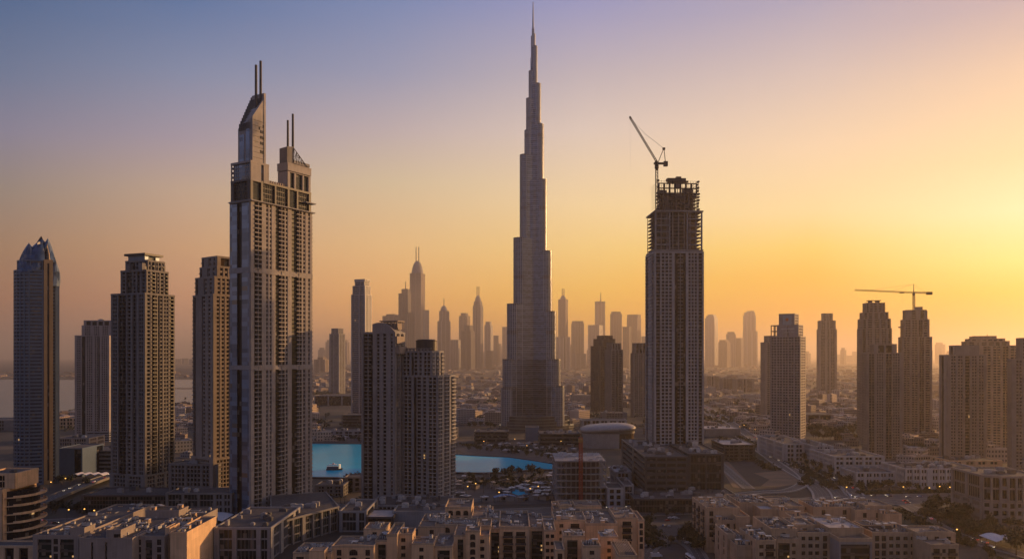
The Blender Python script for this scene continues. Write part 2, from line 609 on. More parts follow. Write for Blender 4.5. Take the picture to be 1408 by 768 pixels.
MT['sea'] = water_mat('sea_water', (0.05, 0.085, 0.085), 0.25, 0.05, (0.4, 1, 1), 0.25)
MT['lagoon'] = water_mat('lagoon_water', (0.001, 0.40, 0.56), 0.25, 0.12, (0.35, 1, 1), 0.5, 1.07)

sheet('sea', [(-900, 521), (-60, 521.5), (120, 522), (240, 521.5), (330, 522), (420, 524), (420, 532), (300, 545), (258, 556), (150, 563), (90, 570), (20, 574), (-120, 590), (-900, 640)], MT['sea'], 0.5)
sheet('sand_spit', [(225, 533.2), (268, 533.0), (330, 534), (330, 535.6), (255, 534.8), (225, 534.4)], MT['sandground'], 0.9)
lag = [(300, 611), (420, 609.4), (500, 610.2), (545, 613), (590, 619), (626, 624.5), (668, 627), (700, 628.5), (732, 633), (764, 638), (800, 643), (800, 648),
       (764, 646.5), (735, 646), (700, 650), (660, 651), (626, 650.5), (590, 654), (540, 657), (497, 659), (462, 657.5), (420, 657), (300, 662)]
sheet('lagoon', lag, MT['lagoon'], 0.45)
# promenade edge: a real quay round the water
qm = MB()
for (a, c) in zip(lag, lag[1:] + lag[:1]):
    p, q = G(*a), G(*c)
    L = hypot(q[0] - p[0], q[1] - p[1])
    u = ((q[0] - p[0]) / L, (q[1] - p[1]) / L)
    qm.obox(p, u, (u[1], -u[0]), -0.5, L + 0.5, -2.5, 2.5, 0.1, 1.5)
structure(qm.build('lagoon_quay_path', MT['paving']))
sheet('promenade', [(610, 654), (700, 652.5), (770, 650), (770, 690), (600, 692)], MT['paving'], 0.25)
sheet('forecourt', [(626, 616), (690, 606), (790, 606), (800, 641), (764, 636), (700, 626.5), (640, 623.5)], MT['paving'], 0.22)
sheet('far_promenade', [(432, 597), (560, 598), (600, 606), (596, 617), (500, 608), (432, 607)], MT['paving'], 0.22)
sheet('sand_lot', [(1036, 650), (1094, 645), (1103, 656), (1098, 665), (1066, 669.5), (1046, 668), (1058, 659)], MT['sandground'], 0.2)
sheet('sand_track', [(985, 634), (999, 632), (1030, 664), (1026, 672), (1008, 670)], MT['sandground'], 0.2)
sheet('concrete_yard', [(1010, 630), (1045, 630), (1064, 639), (1022, 640)], MT['paving'], 0.24)
sheet('lawn', [(1106, 648), (1113, 656), (1112, 667), (1090, 673), (1097, 665), (1106, 655)], MT['lawn'], 0.2)
sheet('lawn', [(1226, 702), (1240, 700), (1268, 724), (1240, 724)], MT['lawn'], 0.2)
sheet('verge', [(1040, 612), (1062, 624), (1090, 641), (1118, 655), (1137, 668), (1150, 683), (1172, 681), (1158, 668), (1130, 648), (1100, 632), (1070, 616), (1046, 605)], MT['lawn'], 0.15)
sheet('verge', [(1000, 612), (1030, 632), (1062, 640), (1068, 636), (1040, 616), (1012, 598)], MT['lawn'], 0.15)
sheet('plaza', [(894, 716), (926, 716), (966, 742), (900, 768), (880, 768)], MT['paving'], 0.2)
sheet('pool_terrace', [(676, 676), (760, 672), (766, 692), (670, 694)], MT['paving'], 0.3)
sheet('swimming_pool', [(706, 671), (724, 668), (733, 673), (729, 679), (712, 681), (704, 678)], MT['lagoon'], 0.5)


def smooth_path(pts, n=8):
    out = []
    P = [pts[0]] + list(pts) + [pts[-1]]
    for i in range(1, len(P) - 2):
        p0, p1, p2, p3 = P[i - 1], P[i], P[i + 1], P[i + 2]
        for s in range(n):
            u = s / n
            out.append(tuple(0.5 * (2 * p1[k] + (p2[k] - p0[k]) * u + (2 * p0[k] - 5 * p1[k] + 4 * p2[k] - p3[k]) * u * u + (3 * p1[k] - p0[k] - 3 * p2[k] + p3[k]) * u ** 3) for k in (0, 1)))
    out.append(tuple(pts[-1]))
    return out


def normals(path):
    out = []
    for i in range(len(path)):
        a, c = path[max(0, i - 1)], path[min(len(path) - 1, i + 1)]
        L = hypot(c[0] - a[0], c[1] - a[1]) or 1
        out.append(((c[1] - a[1]) / L, -(c[0] - a[0]) / L))
    return out


PATHS = {}


def strip(mb, path, nn, o0, o1, z):
    for i in range(len(path) - 1):
        a, c, na, nc = path[i], path[i + 1], nn[i], nn[i + 1]
        mb.quad((a[0] + na[0] * o0, a[1] + na[1] * o0, z), (a[0] + na[0] * o1, a[1] + na[1] * o1, z),
                (c[0] + nc[0] * o1, c[1] + nc[1] * o1, z), (c[0] + nc[0] * o0, c[1] + nc[1] * o0, z))


def road(name, pts, width, z=0.3, lanes=2, px=True, kerb=True, deck=0.0, median=False):
    path = smooth_path([G(*p) if px else p for p in pts])
    # even steps for the lane dashes
    nn = normals(path)
    PATHS[name] = path
    mb = MB()
    strip(mb, path, nn, -width / 2, width / 2, z + deck)
    structure(mb.build(name, MT['roadbed' if name in ('highway', 'slip_road', 'service_road') else 'asphalt']))
    mk = MB()
    for s in (-1, 1):
        strip(mk, path, nn, s * (width / 2 - 0.7), s * (width / 2 - 0.45), z + deck + 0.05)
    for l in range(1, lanes):
        o = -width / 2 + width * l / lanes
        acc = 0.0
        for i in range(len(path) - 1):
            a, c = path[i], path[i + 1]
            L = hypot(c[0] - a[0], c[1] - a[1])
            n = max(1, int(L / 12))
            for k in range(n):
                u0, u1 = k / n, (k + 0.45) / n
                A = [a[j] + (c[j] - a[j]) * u0 for j in (0, 1)]
                C_ = [a[j] + (c[j] - a[j]) * u1 for j in (0, 1)]
                na = nn[i]
                mk.quad((A[0] + na[0] * (o - 0.12), A[1] + na[1] * (o - 0.12), z + deck + 0.05), (A[0] + na[0] * (o + 0.12), A[1] + na[1] * (o + 0.12), z + deck + 0.05),
                        (C_[0] + na[0] * (o + 0.12), C_[1] + na[1] * (o + 0.12), z + deck + 0.05), (C_[0] + na[0] * (o - 0.12), C_[1] + na[1] * (o - 0.12), z + deck + 0.05))
    structure(mk.build('road_marking', MT['paint']))
    if kerb:
        kb = MB()
        big = name in ('highway', 'service_road', 'slip_road')
        e = 1.7 if big else 1.8
        segs = [(-width / 2 - e, -width / 2), (width / 2, width / 2 + e)]
        if median:
            segs.append((-.8, .8))
        h = 0.9 if deck else 0.85 if big else 0.16
        for i in range(len(path) - 1):
            a, c = path[i], path[i + 1]
            L = hypot(c[0] - a[0], c[1] - a[1])
            u = ((c[0] - a[0]) / L, (c[1] - a[1]) / L)
            for o0, o1 in segs:
                if deck:
                    o0, o1 = (o0 + 1.3, o1) if o0 < 0 else (o0, o1 - 1.3)
                kb.obox(a, u, nn[i], -0.2, L + 0.2, o0, o1, 0.02 if not deck else deck - 1.2, z + deck + h)
        structure(kb.build('kerb', MT['barrier' if big else 'kerb']))


road('highway', [(890, 524), (935, 544), (968, 561), (1000, 582), (1028, 602), (1050, 616), (1076, 634), (1100, 648), (1121, 660), (1140, 676), (1146, 690)], 31, 0.34, 8, median=True)
road('service_road', [(1022, 585), (1052, 602), (1082, 617), (1108, 630), (1137, 646), (1164, 668), (1176, 682)], 14, 0.32, 4)
road('slip_road', [(1076, 634), (1098, 649), (1108, 660), (1101, 668), (1082, 675), (1050, 677), (1010, 681)], 9, 0.38, 2)
road('boulevard', [(560, 712), (760, 705), (860, 702), (960, 698), (1100, 692), (1180, 688), (1345, 684), (1600, 680)], 46, 0.30, 10, median=True)
road('side_street', [(1224, 690), (1252, 697), (1272, 712), (1300, 729), (1340, 744), (1385, 757), (1450, 775)], 11, 0.42, 2)
road('access_road', [(872, 790), (886, 764), (903, 748), (930, 744), (952, 752), (966, 775)], 8, 0.44, 2)
road('ramp_road', [(-30, 722), (45, 703), (95, 682), (140, 664), (178, 652)], 12, 0.3, 3, deck=5.0)
road('avenue', [(-60, 727), (60, 719), (150, 715), (245, 712), (330, 716)], 26, 0.36, 6, median=True)
road('lane_road', [(960, 620), (985, 634), (1010, 655), (1030, 672)], 9, 0.36, 2)
road('boardwalk_road', [(440, 693), (520, 698), (620, 690), (668, 686)], 12, 0.33, 2)
# ------------------------------------------------------------------ facades and towers
def seg_axes(p, q):
    L = hypot(q[0] - p[0], q[1] - p[1])
    u = ((q[0] - p[0]) / L, (q[1] - p[1]) / L)
    return L, u, (u[1], -u[0])


BAYCACHE = {}


def parse(bays):
    if bays not in BAYCACHE:
        BAYCACHE[bays] = [(s[0], float(s[1:] or 1)) for s in bays.split()]
    return BAYCACHE[bays]


def facade(wall, balc, p, q, z0, z1, bays, fh=3.6, t=1.3, lod=0, pro=0.25):
    """one face of a tower: piers, rows of windows, stacks of balconies; wall and balc collect the pieces"""
    L, u, n = seg_axes(p, q)
    bl = parse(bays)
    tot = sum(w for _, w in bl)
    nf = max(1, int(round((z1 - z0) / fh)))
    h = (z1 - z0) / nf
    a = 0.0
    for kind, w in bl:
        a1 = a + L * w / tot
        wd = a1 - a
        if kind == 'p':
            wall.obox(p, u, n, a, a1, -t, pro, z0, z1)
        elif kind in 'wvn':
            sp = {'w': 0.42, 'v': 0.30, 'n': 0.55}[kind]
            for k in range(nf):
                wall.obox(p, u, n, a, a1, -t, 0.0, z0 + k * h, z0 + (k + sp) * h)
            nw = max(1, int(round(wd / (3.3 if lod == 0 else 5.0))))
            pw = min(0.9, wd / nw * 0.28)
            for k in range(nw + 1):
                c = a + wd * k / nw
                c0, c1 = max(a, c - pw / 2), min(a1, c + pw / 2)
                if c1 - c0 > 0.05:
                    wall.obox(p, u, n, c0, c1, -t, 0.06, z0, z1)
        elif kind == 'b':
            for k in range(nf):
                zz = z0 + k * h
                balc.obox(p, u, n, a + 0.05, a1 - 0.05, -t, 1.15, zz, zz + 0.30)
                balc.obox(p, u, n, a + 0.05, a1 - 0.05, 1.02, 1.15, zz + 0.30, zz + 0.75)
            if wd > 5:
                c = (a + a1) / 2
                balc.obox(p, u, n, c - 0.2, c + 0.2, -t, 0.9, z0, z1)
        elif kind == 'g':
            for k in range(nf):
                wall.obox(p, u, n, a, a1, -t, -t + 0.28, z0 + k * h, z0 + (k + 0.16) * h)
            nw = max(1, int(round(wd / 2.4)))
            if lod == 0:
                for k in range(1, nw):
                    c = a + wd * k / nw
                    wall.obox(p, u, n, c - 0.09, c + 0.09, -t, -t + 0.4, z0, z1)
        elif kind == 'h':
            for k in range(nf):
                wall.obox(p, u, n, a, a1, -t, 0.12, z0 + k * h, z0 + (k + 0.46) * h)
        elif kind == 'o':
            pass
        a = a1


def inset_poly(poly, t):
    k = len(poly)
    out = []
    for i in range(k):
        p0, p1, p2 = poly[i - 1], poly[i], poly[(i + 1) % k]
        _, u1, n1 = seg_axes(p0, p1)
        _, u2, n2 = seg_axes(p1, p2)
        bx, by = n1[0] + n2[0], n1[1] + n2[1]
        d = 1 + n1[0] * n2[0] + n1[1] * n2[1]
        s = t / max(0.3, d)
        out.append((p1[0] - bx * s, p1[1] - by * s))
    return out


def mass(root, poly, z0, z1, bays, wallm, glassm, name='shaft', fh=3.6, lod=0, roofm='roof', par=1.4, belts=(), balcm=None, pro=0.25, rec=1.3):
    """one storey block of a tower as a part: wall, with glazing, balcony stacks and roof as its pieces.
    bays: one pattern per side, or one for all"""
    k = len(poly)
    if isinstance(bays, str):
        bays = [bays] * k
    wall = MB()
    stacks = []
    for i in range(k):
        p, q = poly[i], poly[(i + 1) % k]
        bal = MB()
        facade(wall, bal, p, q, z0, z1, bays[i % len(bays)], fh, rec, lod, pro)
        if bal.f:
            stacks.append(bal)
        L, u, n = seg_axes(p, q)
        wall.obox(p, u, n, -0.2, L + 0.2, -0.62, 0.34, z1 - 0.3, z1 + par)       # parapet
        if L > 1.0:
            wall.obox(p, u, n, 0, 0.5, -0.68, pro + 0.03, z0, z1)
            wall.obox(p, u, n, L - 0.5, L, -0.66, pro + 0.02, z0, z1)
        for zb, hb in belts:
            wall.obox(p, u, n, -0.3, L + 0.3, -0.6, 0.5, zb, zb + hb)
    part = wall.build(name, MT[wallm], root)
    core = MB()
    core.prism(inset_poly(poly, rec), z0 + 0.05, z1 + 0.02)
    core.build('glazing', MT[glassm], part)
    rf = MB()
    rf.prism(inset_poly(poly, 0.7), z1 + 0.05, z1 + 0.45)
    rf.build('roof', MT[roofm], part)
    for s in stacks:
        s.build('balcony_stack', MT[balcm or wallm], part)
    return part


def rect(x0, x1, y0, y1):
    return [(x0, y0), (x1, y0), (x1, y1), (x0, y1)]


class Tower:
    pass


def frame(name, label, cat, L, M, Rr, base, a, depth=None, group=None, face=True):
    """stand a building on the ground: L, Rr its edges and M its near corner in the photo, base the row of its foot, a its turn"""
    T = Tower()
    d = DEP(base)
    k = d / F
    T.d, T.k = d, k
    if a == 0:
        T.W = (Rr - L) * k
        T.D = depth or 0.8 * T.W
        th = atan((CX - (L + Rr) / 2) / F) if face else 0.0
        cxl, cyl = 0.0, -T.D / 2
        X = ((L + Rr) / 2 - CX) * k
    else:
        ar = R(abs(a))
        wl, wr = (M - L) * k, (Rr - M) * k
        if a > 0:
            T.W, T.D = wr / cos(ar), wl / sin(ar)
            cxl = -T.W / 2
        else:
            T.W, T.D = wl / cos(ar), wr / sin(ar)
            cxl = T.W / 2
        cyl = -T.D / 2
        th = atan((CX - M) / F) + R(a)
        X = (M - CX) * k
    T.th = th
    ox = X - (cos(th) * cxl - sin(th) * cyl)
    oy = d - (sin(th) * cxl + cos(th) * cyl)
    T.root = empty(name, (ox, oy, 0), th, label, cat, group)
    T.z = lambda py: ZH(py, d)
    T.zl = lambda py, x, y=0.0: ZH(py, oy + sin(th) * x + cos(th) * y)
    return T


def tower(name, label, L, M, Rr, base, a, tiers, wallm='beige', glassm='glass', front='p1 w3 p1 b3 p1 w3 p1', side=None, cat='tower',
          depth=None, group=None, fh=3.6, lod=0, belts=(), z0=0.0, rear='p1 g6 p1', balcm=None, pro=0.25):
    """tiers from the ground up: (top row in the photo, left, right, front, back) with insets as shares of width and depth,
    and optionally own front and side patterns"""
    T = frame(name, label, cat, L, M, Rr, base, a, depth, group)
    zb = z0
    side = side or front
    for i, tr in enumerate(tiers):
        y, l, r, f, b_ = tr[:5]
        fr = tr[5] if len(tr) > 5 else front
        sd_ = tr[6] if len(tr) > 6 else side
        nm = tr[7] if len(tr) > 7 else ('shaft' if i == 0 else 'upper_tier')
        z1 = T.z(y)
        poly = rect(-T.W / 2 + l * T.W, T.W / 2 - r * T.W, -T.D / 2 + f * T.D, T.D / 2 - b_ * T.D)
        bl = [(T.z(q), 2.6) for q in belts if zb < T.z(q) < z1]
        mass(T.root, poly, zb, z1, [fr, sd_, rear, sd_], wallm, glassm, nm, fh, lod, belts=bl, balcm=balcm, pro=pro)
        zb = z1 + 0.5
    T.top = zb
    return T


def mast(T, x, y, z0, z1, r=0.5, m='darkmetal', r2=None, name='mast'):
    mb = MB()
    mb.tube((x, y, z0), (x, y, z1), r, r2 if r2 is not None else r * 0.7, 8)
    return mb.build(name, MT[m], T.root)


def roof_plant(T, x0, x1, y0, y1, z, n=4, hmax=3.5, name='roof_unit'):
    """small plant boxes on a roof, each a part"""
    for i in range(n):
        mb = MB()
        w, d_, h = random.uniform(2, 6), random.uniform(2, 5), random.uniform(1.5, hmax)
        x, y = random.uniform(x0, max(x0 + .1, x1 - w)), random.uniform(y0, max(y0 + .1, y1 - d_))
        mb.box(x, x + w, y, y + d_, z, z + h)
        mb.box(x + w * .2, x + w * .8, y + d_ * .2, y + d_ * .8, z + h, z + h + 0.4)
        mb.build(name, MT[random.choice(['unit', 'unitdark', 'grey'])], T.root)


def dome(T, x, y, z0, r, h, wallm, k=20, pointed=0.0, name='dome'):
    mb = MB()
    prof = []
    for i in range(9):
        w = i / 8 * pi / 2
        rr = r * (cos(w) ** (1 - 0.35 * pointed)) if i < 8 else 0.02
        prof.append((rr, z0 + h * sin(w) ** (1 + pointed)))
    mb.lathe(x, y, prof, k)
    return mb.build(name, MT[wallm], T.root, smooth=True)


# ================================================================== the tallest tower: three stepped wings round a core
def tallest():
    base = 590.0
    d = DEP(base)
    k = d / F
    root = empty('skyscraper', ((733 - CX) * k, d, 0), atan((CX - 733) / F), 'tallest silver skyscraper with stepped rounded wings tapering to a needle spire', 'skyscraper')
    Z = lambda y: ZH(y, d)
    # (row of the top, reach in photo pixels) for the wing seen at the left, at the right, and the one behind
    left = [(533, 43), (494, 41), (419, 35), (329, 26.3), (215, 17.6), (181, 11.3), (137, 9), (99, 5.5), (51, 2.4)]
    right = [(530, 42), (494, 37), (429, 31), (347, 25.3), (249, 18.3), (173, 14), (117, 10), (65, 5.3), (48, 2.6)]
    back = [(510, 40), (460, 36), (390, 30), (290, 23), (230, 16), (160, 11), (108, 7), (80, 4.5), (50, 2.4)]
    prevz = 0
    wm = MB()
    wings = []
    for az, steps, nm in ((R(205), left, 'wing'), (R(335), right, 'wing'), (R(90), back, 'wing')):
        wall, fins, caps = MB(), MB(), {}
        ca, sa = cos(az), sin(az)
        for (y, reach) in steps:
            hw = max(1.4 * k, min(10.5, 0.30 * reach + 2.0) * k * 0.9) if reach > 3 else reach * k * 0.9
            r = hw
            ext = max(0.0, (reach * k - r) / max(0.35, abs(ca)) if abs(ca) > 0.2 else reach * k - r)
            z1 = Z(y)
            pts = [(-hw * -sa * 0 + 0, 0)]
            outline = [(0.0, -hw)]
            for i in range(13):
                w = -pi / 2 + pi * i / 12
                outline.append((ext + r * cos(w), r * sin(w)))
            outline.append((0.0, hw))
            pts = [(ca * x - sa * yy, sa * x + ca * yy) for x, yy in outline]
            wall.prism(pts, 0, z1, bottom=False)
            # upright fins round the nose and a shallow open ring at the step
            for i in range(1, len(pts) - 2):
                p, q = pts[i], pts[i + 1]
                L, u, n = seg_axes(p, q)
                m_ = max(1, int(L / 6.5))
                for j in range(m_):
                    c = L * (j + 0.5) / m_
                    fins.obox(p, u, n, c - 0.34, c + 0.34, -0.1, 0.95, 2, z1 + 1.2)
                caps.setdefault(y, MB()).obox(p, u, n, -0.3, L + 0.3, -1.4, 0.75, z1 - 1.0, z1 + 1.0)
                for yb in (287.5, 382, 457, 533, 165, 188):
                    zb = Z(yb)
                    if zb < z1 - 4 and reach * k > 2:
                        caps.setdefault((y, yb), MB()).obox(p, u, n, -0.2, L + 0.2, -0.2, 0.62, zb - 3.2, zb + 3.2)
        wp = wall.build(nm, MT['burj'], root)
        fins.build('fin', MT['steel'], wp)
        [c_.build('mechanical_band', MT['burjband'], wp) for c_ in caps.values()]
    core = MB()
    prof = [(10.5 * k, 0), (10.5 * k, Z(250)), (8 * k, Z(250)), (7.4 * k, Z(182)), (5.6 * k, Z(182)), (5 * k, Z(100)), (3.4 * k, Z(100)), (2.9 * k, Z(62)), (1.9 * k, Z(62)), (1.8 * k, Z(40)), (1.35 * k, Z(38)), (0.95 * k, Z(20)), (0.5 * k, Z(3))]
    core.lathe(0, 0, prof[:10], 12)
    cp = core.build('core', MT['burj'], root)
    sp = MB()
    sp.lathe(0, 0, prof[8:], 10)
    sp.build('spire', MT['steel'], root)
    pod = MB()
    for i, (rad, h) in enumerate(((52, 9), (46, 17), (43.2, 26))):
        pod.prism([(rad * k * cos(2 * pi * j / 30) * (1 + .1 * cos(6 * pi * j / 30)), rad * k * 0.8 * sin(2 * pi * j / 30)) for j in range(30)], 0, h, bottom=False)
    pod.build('podium', MT['burjpod'], root)


def burj_material(name, glassc, bandc, zstep=3.7, finstep=3.0):
    m, t, b = newmat(name)
    tcx = N(t, 'ShaderNodeTexCoord')
    s = N(t, 'ShaderNodeSeparateXYZ')
    t.links.new(tcx.outputs['Object'], s.inputs[0])
    fr = math_(t, 'FRACT', math_(t, 'DIVIDE', s.outputs['Z'], zstep))
    band = math_(t, 'LESS_THAN', fr, 0.34)
    fr3 = math_(t, 'FRACT', math_(t, 'DIVIDE', s.outputs['Z'], zstep * 3))
    heavy = math_(t, 'LESS_THAN', fr3, 0.14)
    sn = N(t, 'ShaderNodeVectorMath', operation='SNAP')
    sn.inputs[1].default_value = (4.5, 4.5, zstep)
    t.links.new(tcx.outputs['Object'], sn.inputs[0])
    wn = N(t, 'ShaderNodeTexWhiteNoise')
    t.links.new(sn.outputs[0], wn.inputs['Vector'])
    g = mixc(t, wn.outputs['Value'], tuple(c * 0.6 for c in glassc), tuple(c * 1.5 for c in glassc))
    c = mixc(t, band, g, bandc)
    c = mixc(t, math_(t, 'MULTIPLY', heavy, 0.45), c, (0.06, 0.06, 0.065))
    big = noise(t, tcx.outputs['Object'], 0.02, 3)
    c = mixc(t, math_(t, 'MULTIPLY', big, 0.35), c, (0.07, 0.075, 0.085))
    t.links.new(c, b.inputs['Base Color'])
    b.inputs['Metallic'].default_value = 0.4
    t.links.new(math_(t, 'ADD', math_(t, 'MULTIPLY', band, 0.16), 0.22), b.inputs['Roughness'])
    return m


MT['burj'] = burj_material('silver_glass_cladding', (0.150, 0.185, 0.255), (0.225, 0.25, 0.31))
MT['burjband'] = plain('bronze_louvre_band', (0.10, 0.085, 0.075), 0.5, 0.5)
MT['burjpod'] = burj_material('podium_cladding', (0.07, 0.072, 0.08), (0.13, 0.125, 0.12), 5.0)
tallest()
MT['signgrey'] = plain('grey_sign_panel', (0.33, 0.33, 0.33), 0.5)
MT['signorange'] = plain('orange_sign_emblem', (0.62, 0.14, 0.02), 0.5)
# ================================================================== the twin-masted tower with the warm wide face
def twin_masted():
    L, M, Rr, base, a = 317, 344.5, 432, 718, 41
    T = frame('twin_masted_tower', 'huge beige tower with two masted crowns, one slanted, one with a lattice top', 'tower', L, M, Rr, base, a)
    W_, D_, z = T.W, T.D, T.z
    hw, hd = W_ / 2, D_ / 2
    front = 'p1.1 b2.4 p1.3 v0.8 p0.4 v0.7 p1.2 o0.9 b2.2 p.3 v0.8 p1.3 o1.5 b2.0 p.5 v0.9 p0.9 v0.8 p0.7'
    side = 'g2.2 o1.1 o1.1 g2.2 p0.5'
    zt = z(276)
    belts = [(z(374), 4.2), (z(508), 3.4)]
    part = mass(T.root, rect(-hw, hw, -hd, hd), 0, zt, [front, 'b1 w2 p1 w2 b1', 'p1 g5 p1 g5 p1', side], 'beige', 'glasswarm', 'shaft', 3.5, belts=[(zb, hb) for zb, hb in belts])
    # blue glass skin of the narrow side
    sk = MB()
    for y0, y1 in ((0.03, 0.36), (0.60, 0.93)):
        sk.box(-hw - 0.35, -hw + 0.1, hd - y1 * D_, hd - y0 * D_, 3, zt - 1)
    sk.build('glass_skin', MT['glasspale'], part)
    # dark plant storeys under the crowns
    mass(T.root, rect(-hw + 0.6, hw - 0.4, -hd + 0.8, hd - 0.6), zt + 0.4, z(247), ['p.6 o2 p.5 g3 p.4 g3 p.5 o2 p.4 g3 p.6', 'h1', 'h1', 'p1 g2 o1 g2 p1'], 'darkbrown', 'glass', 'plant_storey', 4.2)
    # ledges sticking out at the plant storeys
    lm = MB()
    lm.box(-hw - 0.8, hw + 2.2, -hd - 2.0, hd + 1.0, zt + 0.2, zt + 1.1)
    lm.box(hw - 9, hw + 2.6, -hd - 2.4, hd + 1.0, z(262), z(262) + 0.8)
    lm.build('ledge', MT['grey'], T.root)
    # left crown: block, then the slanted spike
    x0, x1 = -hw, -hw + 0.255 * W_
    mass(T.root, rect(x0 + 0.4, x1 + 2.0, -hd + 0.5, hd - 1), z(247), z(222), ['p2 p2 o1 p2', 'p2 g2 p1', 'h1', 'g2 o1 g2'], 'beige', 'glasspale', 'crown_base', 4.0)
    zb, zl, zh = z(222) + 0.6, z(172), T.zl(134, -hw + .25 * W_, -hd)
    sx0, sx1 = -hw + 3.0, x1 - 1.2
    sy0, sy1 = -hd + 1.2, hd - 6
    # wedge: its roof climbs from the far left edge to the right edge
    sp = MB()
    pts = rect(sx0, sx1, sy0, sy1)
    hts = [zl + 8, zh, zh - 2, zl]
    sp.prism(pts, zb, hts)
    spk = sp.build('slanted_crown', MT['beige'], T.root)
    gv_ = MB()
    zz = zb + 4
    while zz < zl + 6:
        gv_.box(sx0 + .6, sx1 - 1.2, sy0 - .12, sy0 + .1, zz, zz + .3)
        zz += 4.2
    gv_.build('panel_joint', MT['darkgrey'], spk)
    ov = MB()
    ov.box(sx0 - 0.3, sx0 + 0.1, sy0 + 3, sy0 + (sy1 - sy0) * 0.44, zb, zl - 1)
    ov.box(sx0 - 0.3, sx0 + 0.1, sy0 + (sy1 - sy0) * 0.56, sy1 - 2, zb, zl - 5)
    ov.build('glazing', MT['glasspale'], spk)
    wn = MB()
    for c, yy in ((0.62, 176), (0.62, 184), (0.62, 192), (0.78, 176), (0.78, 184), (0.78, 192), (0.5, 172), (0.62, 204), (0.78, 204), (0.82, 168)):
        x = sx0 + (sx1 - sx0) * c
        wn.box(x, x + 1.3, sy0 - 0.18, sy0 + 0.1, z(yy + 2), z(yy - 2))
    wn.build('slot_window', MT['glass'], spk)
    fn = MB()
    fn.box(sx1 - 1.4, sx1 + 0.5, sy0 - 0.4, sy1 - 3, zb - 2, zh + 3)
    fn.build('edge_fin', MT['beige'], spk)
    ld = MB()
    for i in range(10):
        u = i / 9
        x = sx0 + (sx1 - sx0) * u * 0.92
        ld.box(x, x + 0.5, sy0 + 2, sy1 - 1, zl + (zh - zl) * u - 2, zl + (zh - zl) * u + 4.0 - 2.0 * u)
    ld.build('roof_rib', MT['darkmetal'], spk)
    mast(T, sx1 - 5.6, sy0 + 4, zh - 14, T.zl(88, sx1 - 6, sy0), 1.1, 'darkmetal', 1.0)
    mast(T, sx1 - 1.8, sy0 + 3, zh - 8, T.zl(84, sx1, sy0), 1.1, 'darkmetal', 1.0)
    # right crown: stone drum-like block with the lattice screen above
    rx0, rx1 = -hw + 0.55 * W_, hw - 0.2
    zf = z
    z = lambda py: T.zl(py, hw * .55, -hd)
    bk = -hd + 12
    mass(T.root, rect(rx0 + 3, rx1 - 0.6, -hd + 1, bk), zf(247) + 0.2, z(239), ['p.6 o1 p.4 o1.6 p.3 o1.2 p.5', 'p1 o1 p1', 'h1', 'p1'], 'beige', 'glass', 'crown_base', 5.0, par=.3)
    mass(T.root, rect(rx0 + 2.6, rx1 - 0.3, -hd + .6, bk + .4), z(239) + .9, z(228), ['p1'], 'beige', 'glass', 'crown_band', 5.0, par=.6)
    c1 = MB()
    zc0 = z(228)
    px0, px1 = rx0 + 3.6, rx0 + 10.5
    c1.prism(rect(px0, px1, -hd + 2, bk - 1), zc0, [z(205), z(203), z(203), z(206)])
    tag(c1.build('crown_block', MT['brown'], T.root))
    lat = MB()
    for yy in (-hd + 1.6, bk - 1):
        xs_ = [px1 + (rx1 - 1 - px1) * i / 6 for i in range(7)]
        zs_ = [z(205) + (z(229.5) - z(205)) * i / 6 for i in range(7)]
        for i in range(6):
            lat.tube((xs_[i], yy, zs_[i]), (xs_[i + 1], yy, zs_[i + 1]), 0.35, k=5)
            lat.tube((xs_[i], yy, zc0 + 2.2), (xs_[i], yy, zs_[i]), 0.26, k=5)
            lat.tube((xs_[i], yy, zc0 + 2.2), (xs_[i + 1], yy, zs_[i + 1]), 0.2, k=5)
            lat.tube((xs_[i], yy, zs_[i]), (xs_[i + 1], yy, zc0 + 2.2), 0.2, k=5)
    for i in range(0, 7, 2):
        x = px1 + (rx1 - 1 - px1) * i / 6
        zz = z(205) + (z(229.5) - z(205)) * i / 6
        lat.tube((x, -hd + 1.6, zz), (x, bk - 1, zz), 0.22, k=5)
    lat.build('lattice_screen', MT['darkmetal'], T.root)
    fl = MB()
    fl.box(px1, rx1 - 0.8, -hd + 1.6, bk - .5, zc0 + 1.5, zc0 + 4.2)
    fl.build('parapet', MT['grey'], T.root)
    mast(T, px0 + 2.6, -hd + 4, z(206), z(168), 0.95, 'darkmetal', 0.85)
    mast(T, px0 + 8.2, -hd + 4, z(208), z(157), 1.05, 'darkmetal', 0.9)
    # link roof between the crowns with a row of posts
    pk = MB()
    for i in range(8):
        x = x1 + 3 + (rx0 - x1) * i / 8
        pk.box(x, x + 1.2, -hd + 2, -hd + 3.2, zf(247) + 1, zf(247) + 3.6)
    pk.build('roof_post', MT['tan'], T.root)
    # stepped strip of balconies down the right edge
    eb = MB()
    nf = int(zt / 3.5)
    for k in range(nf):
        eb.box(hw, hw + 2.2, -hd + 3, hd - 3, k * 3.5, k * 3.5 + .8)
    eb.box(hw + .3, hw + 1.2, -1, 1, 0, zt)
    eb.build('balcony_stack', MT['beige'], part)


twin_masted()


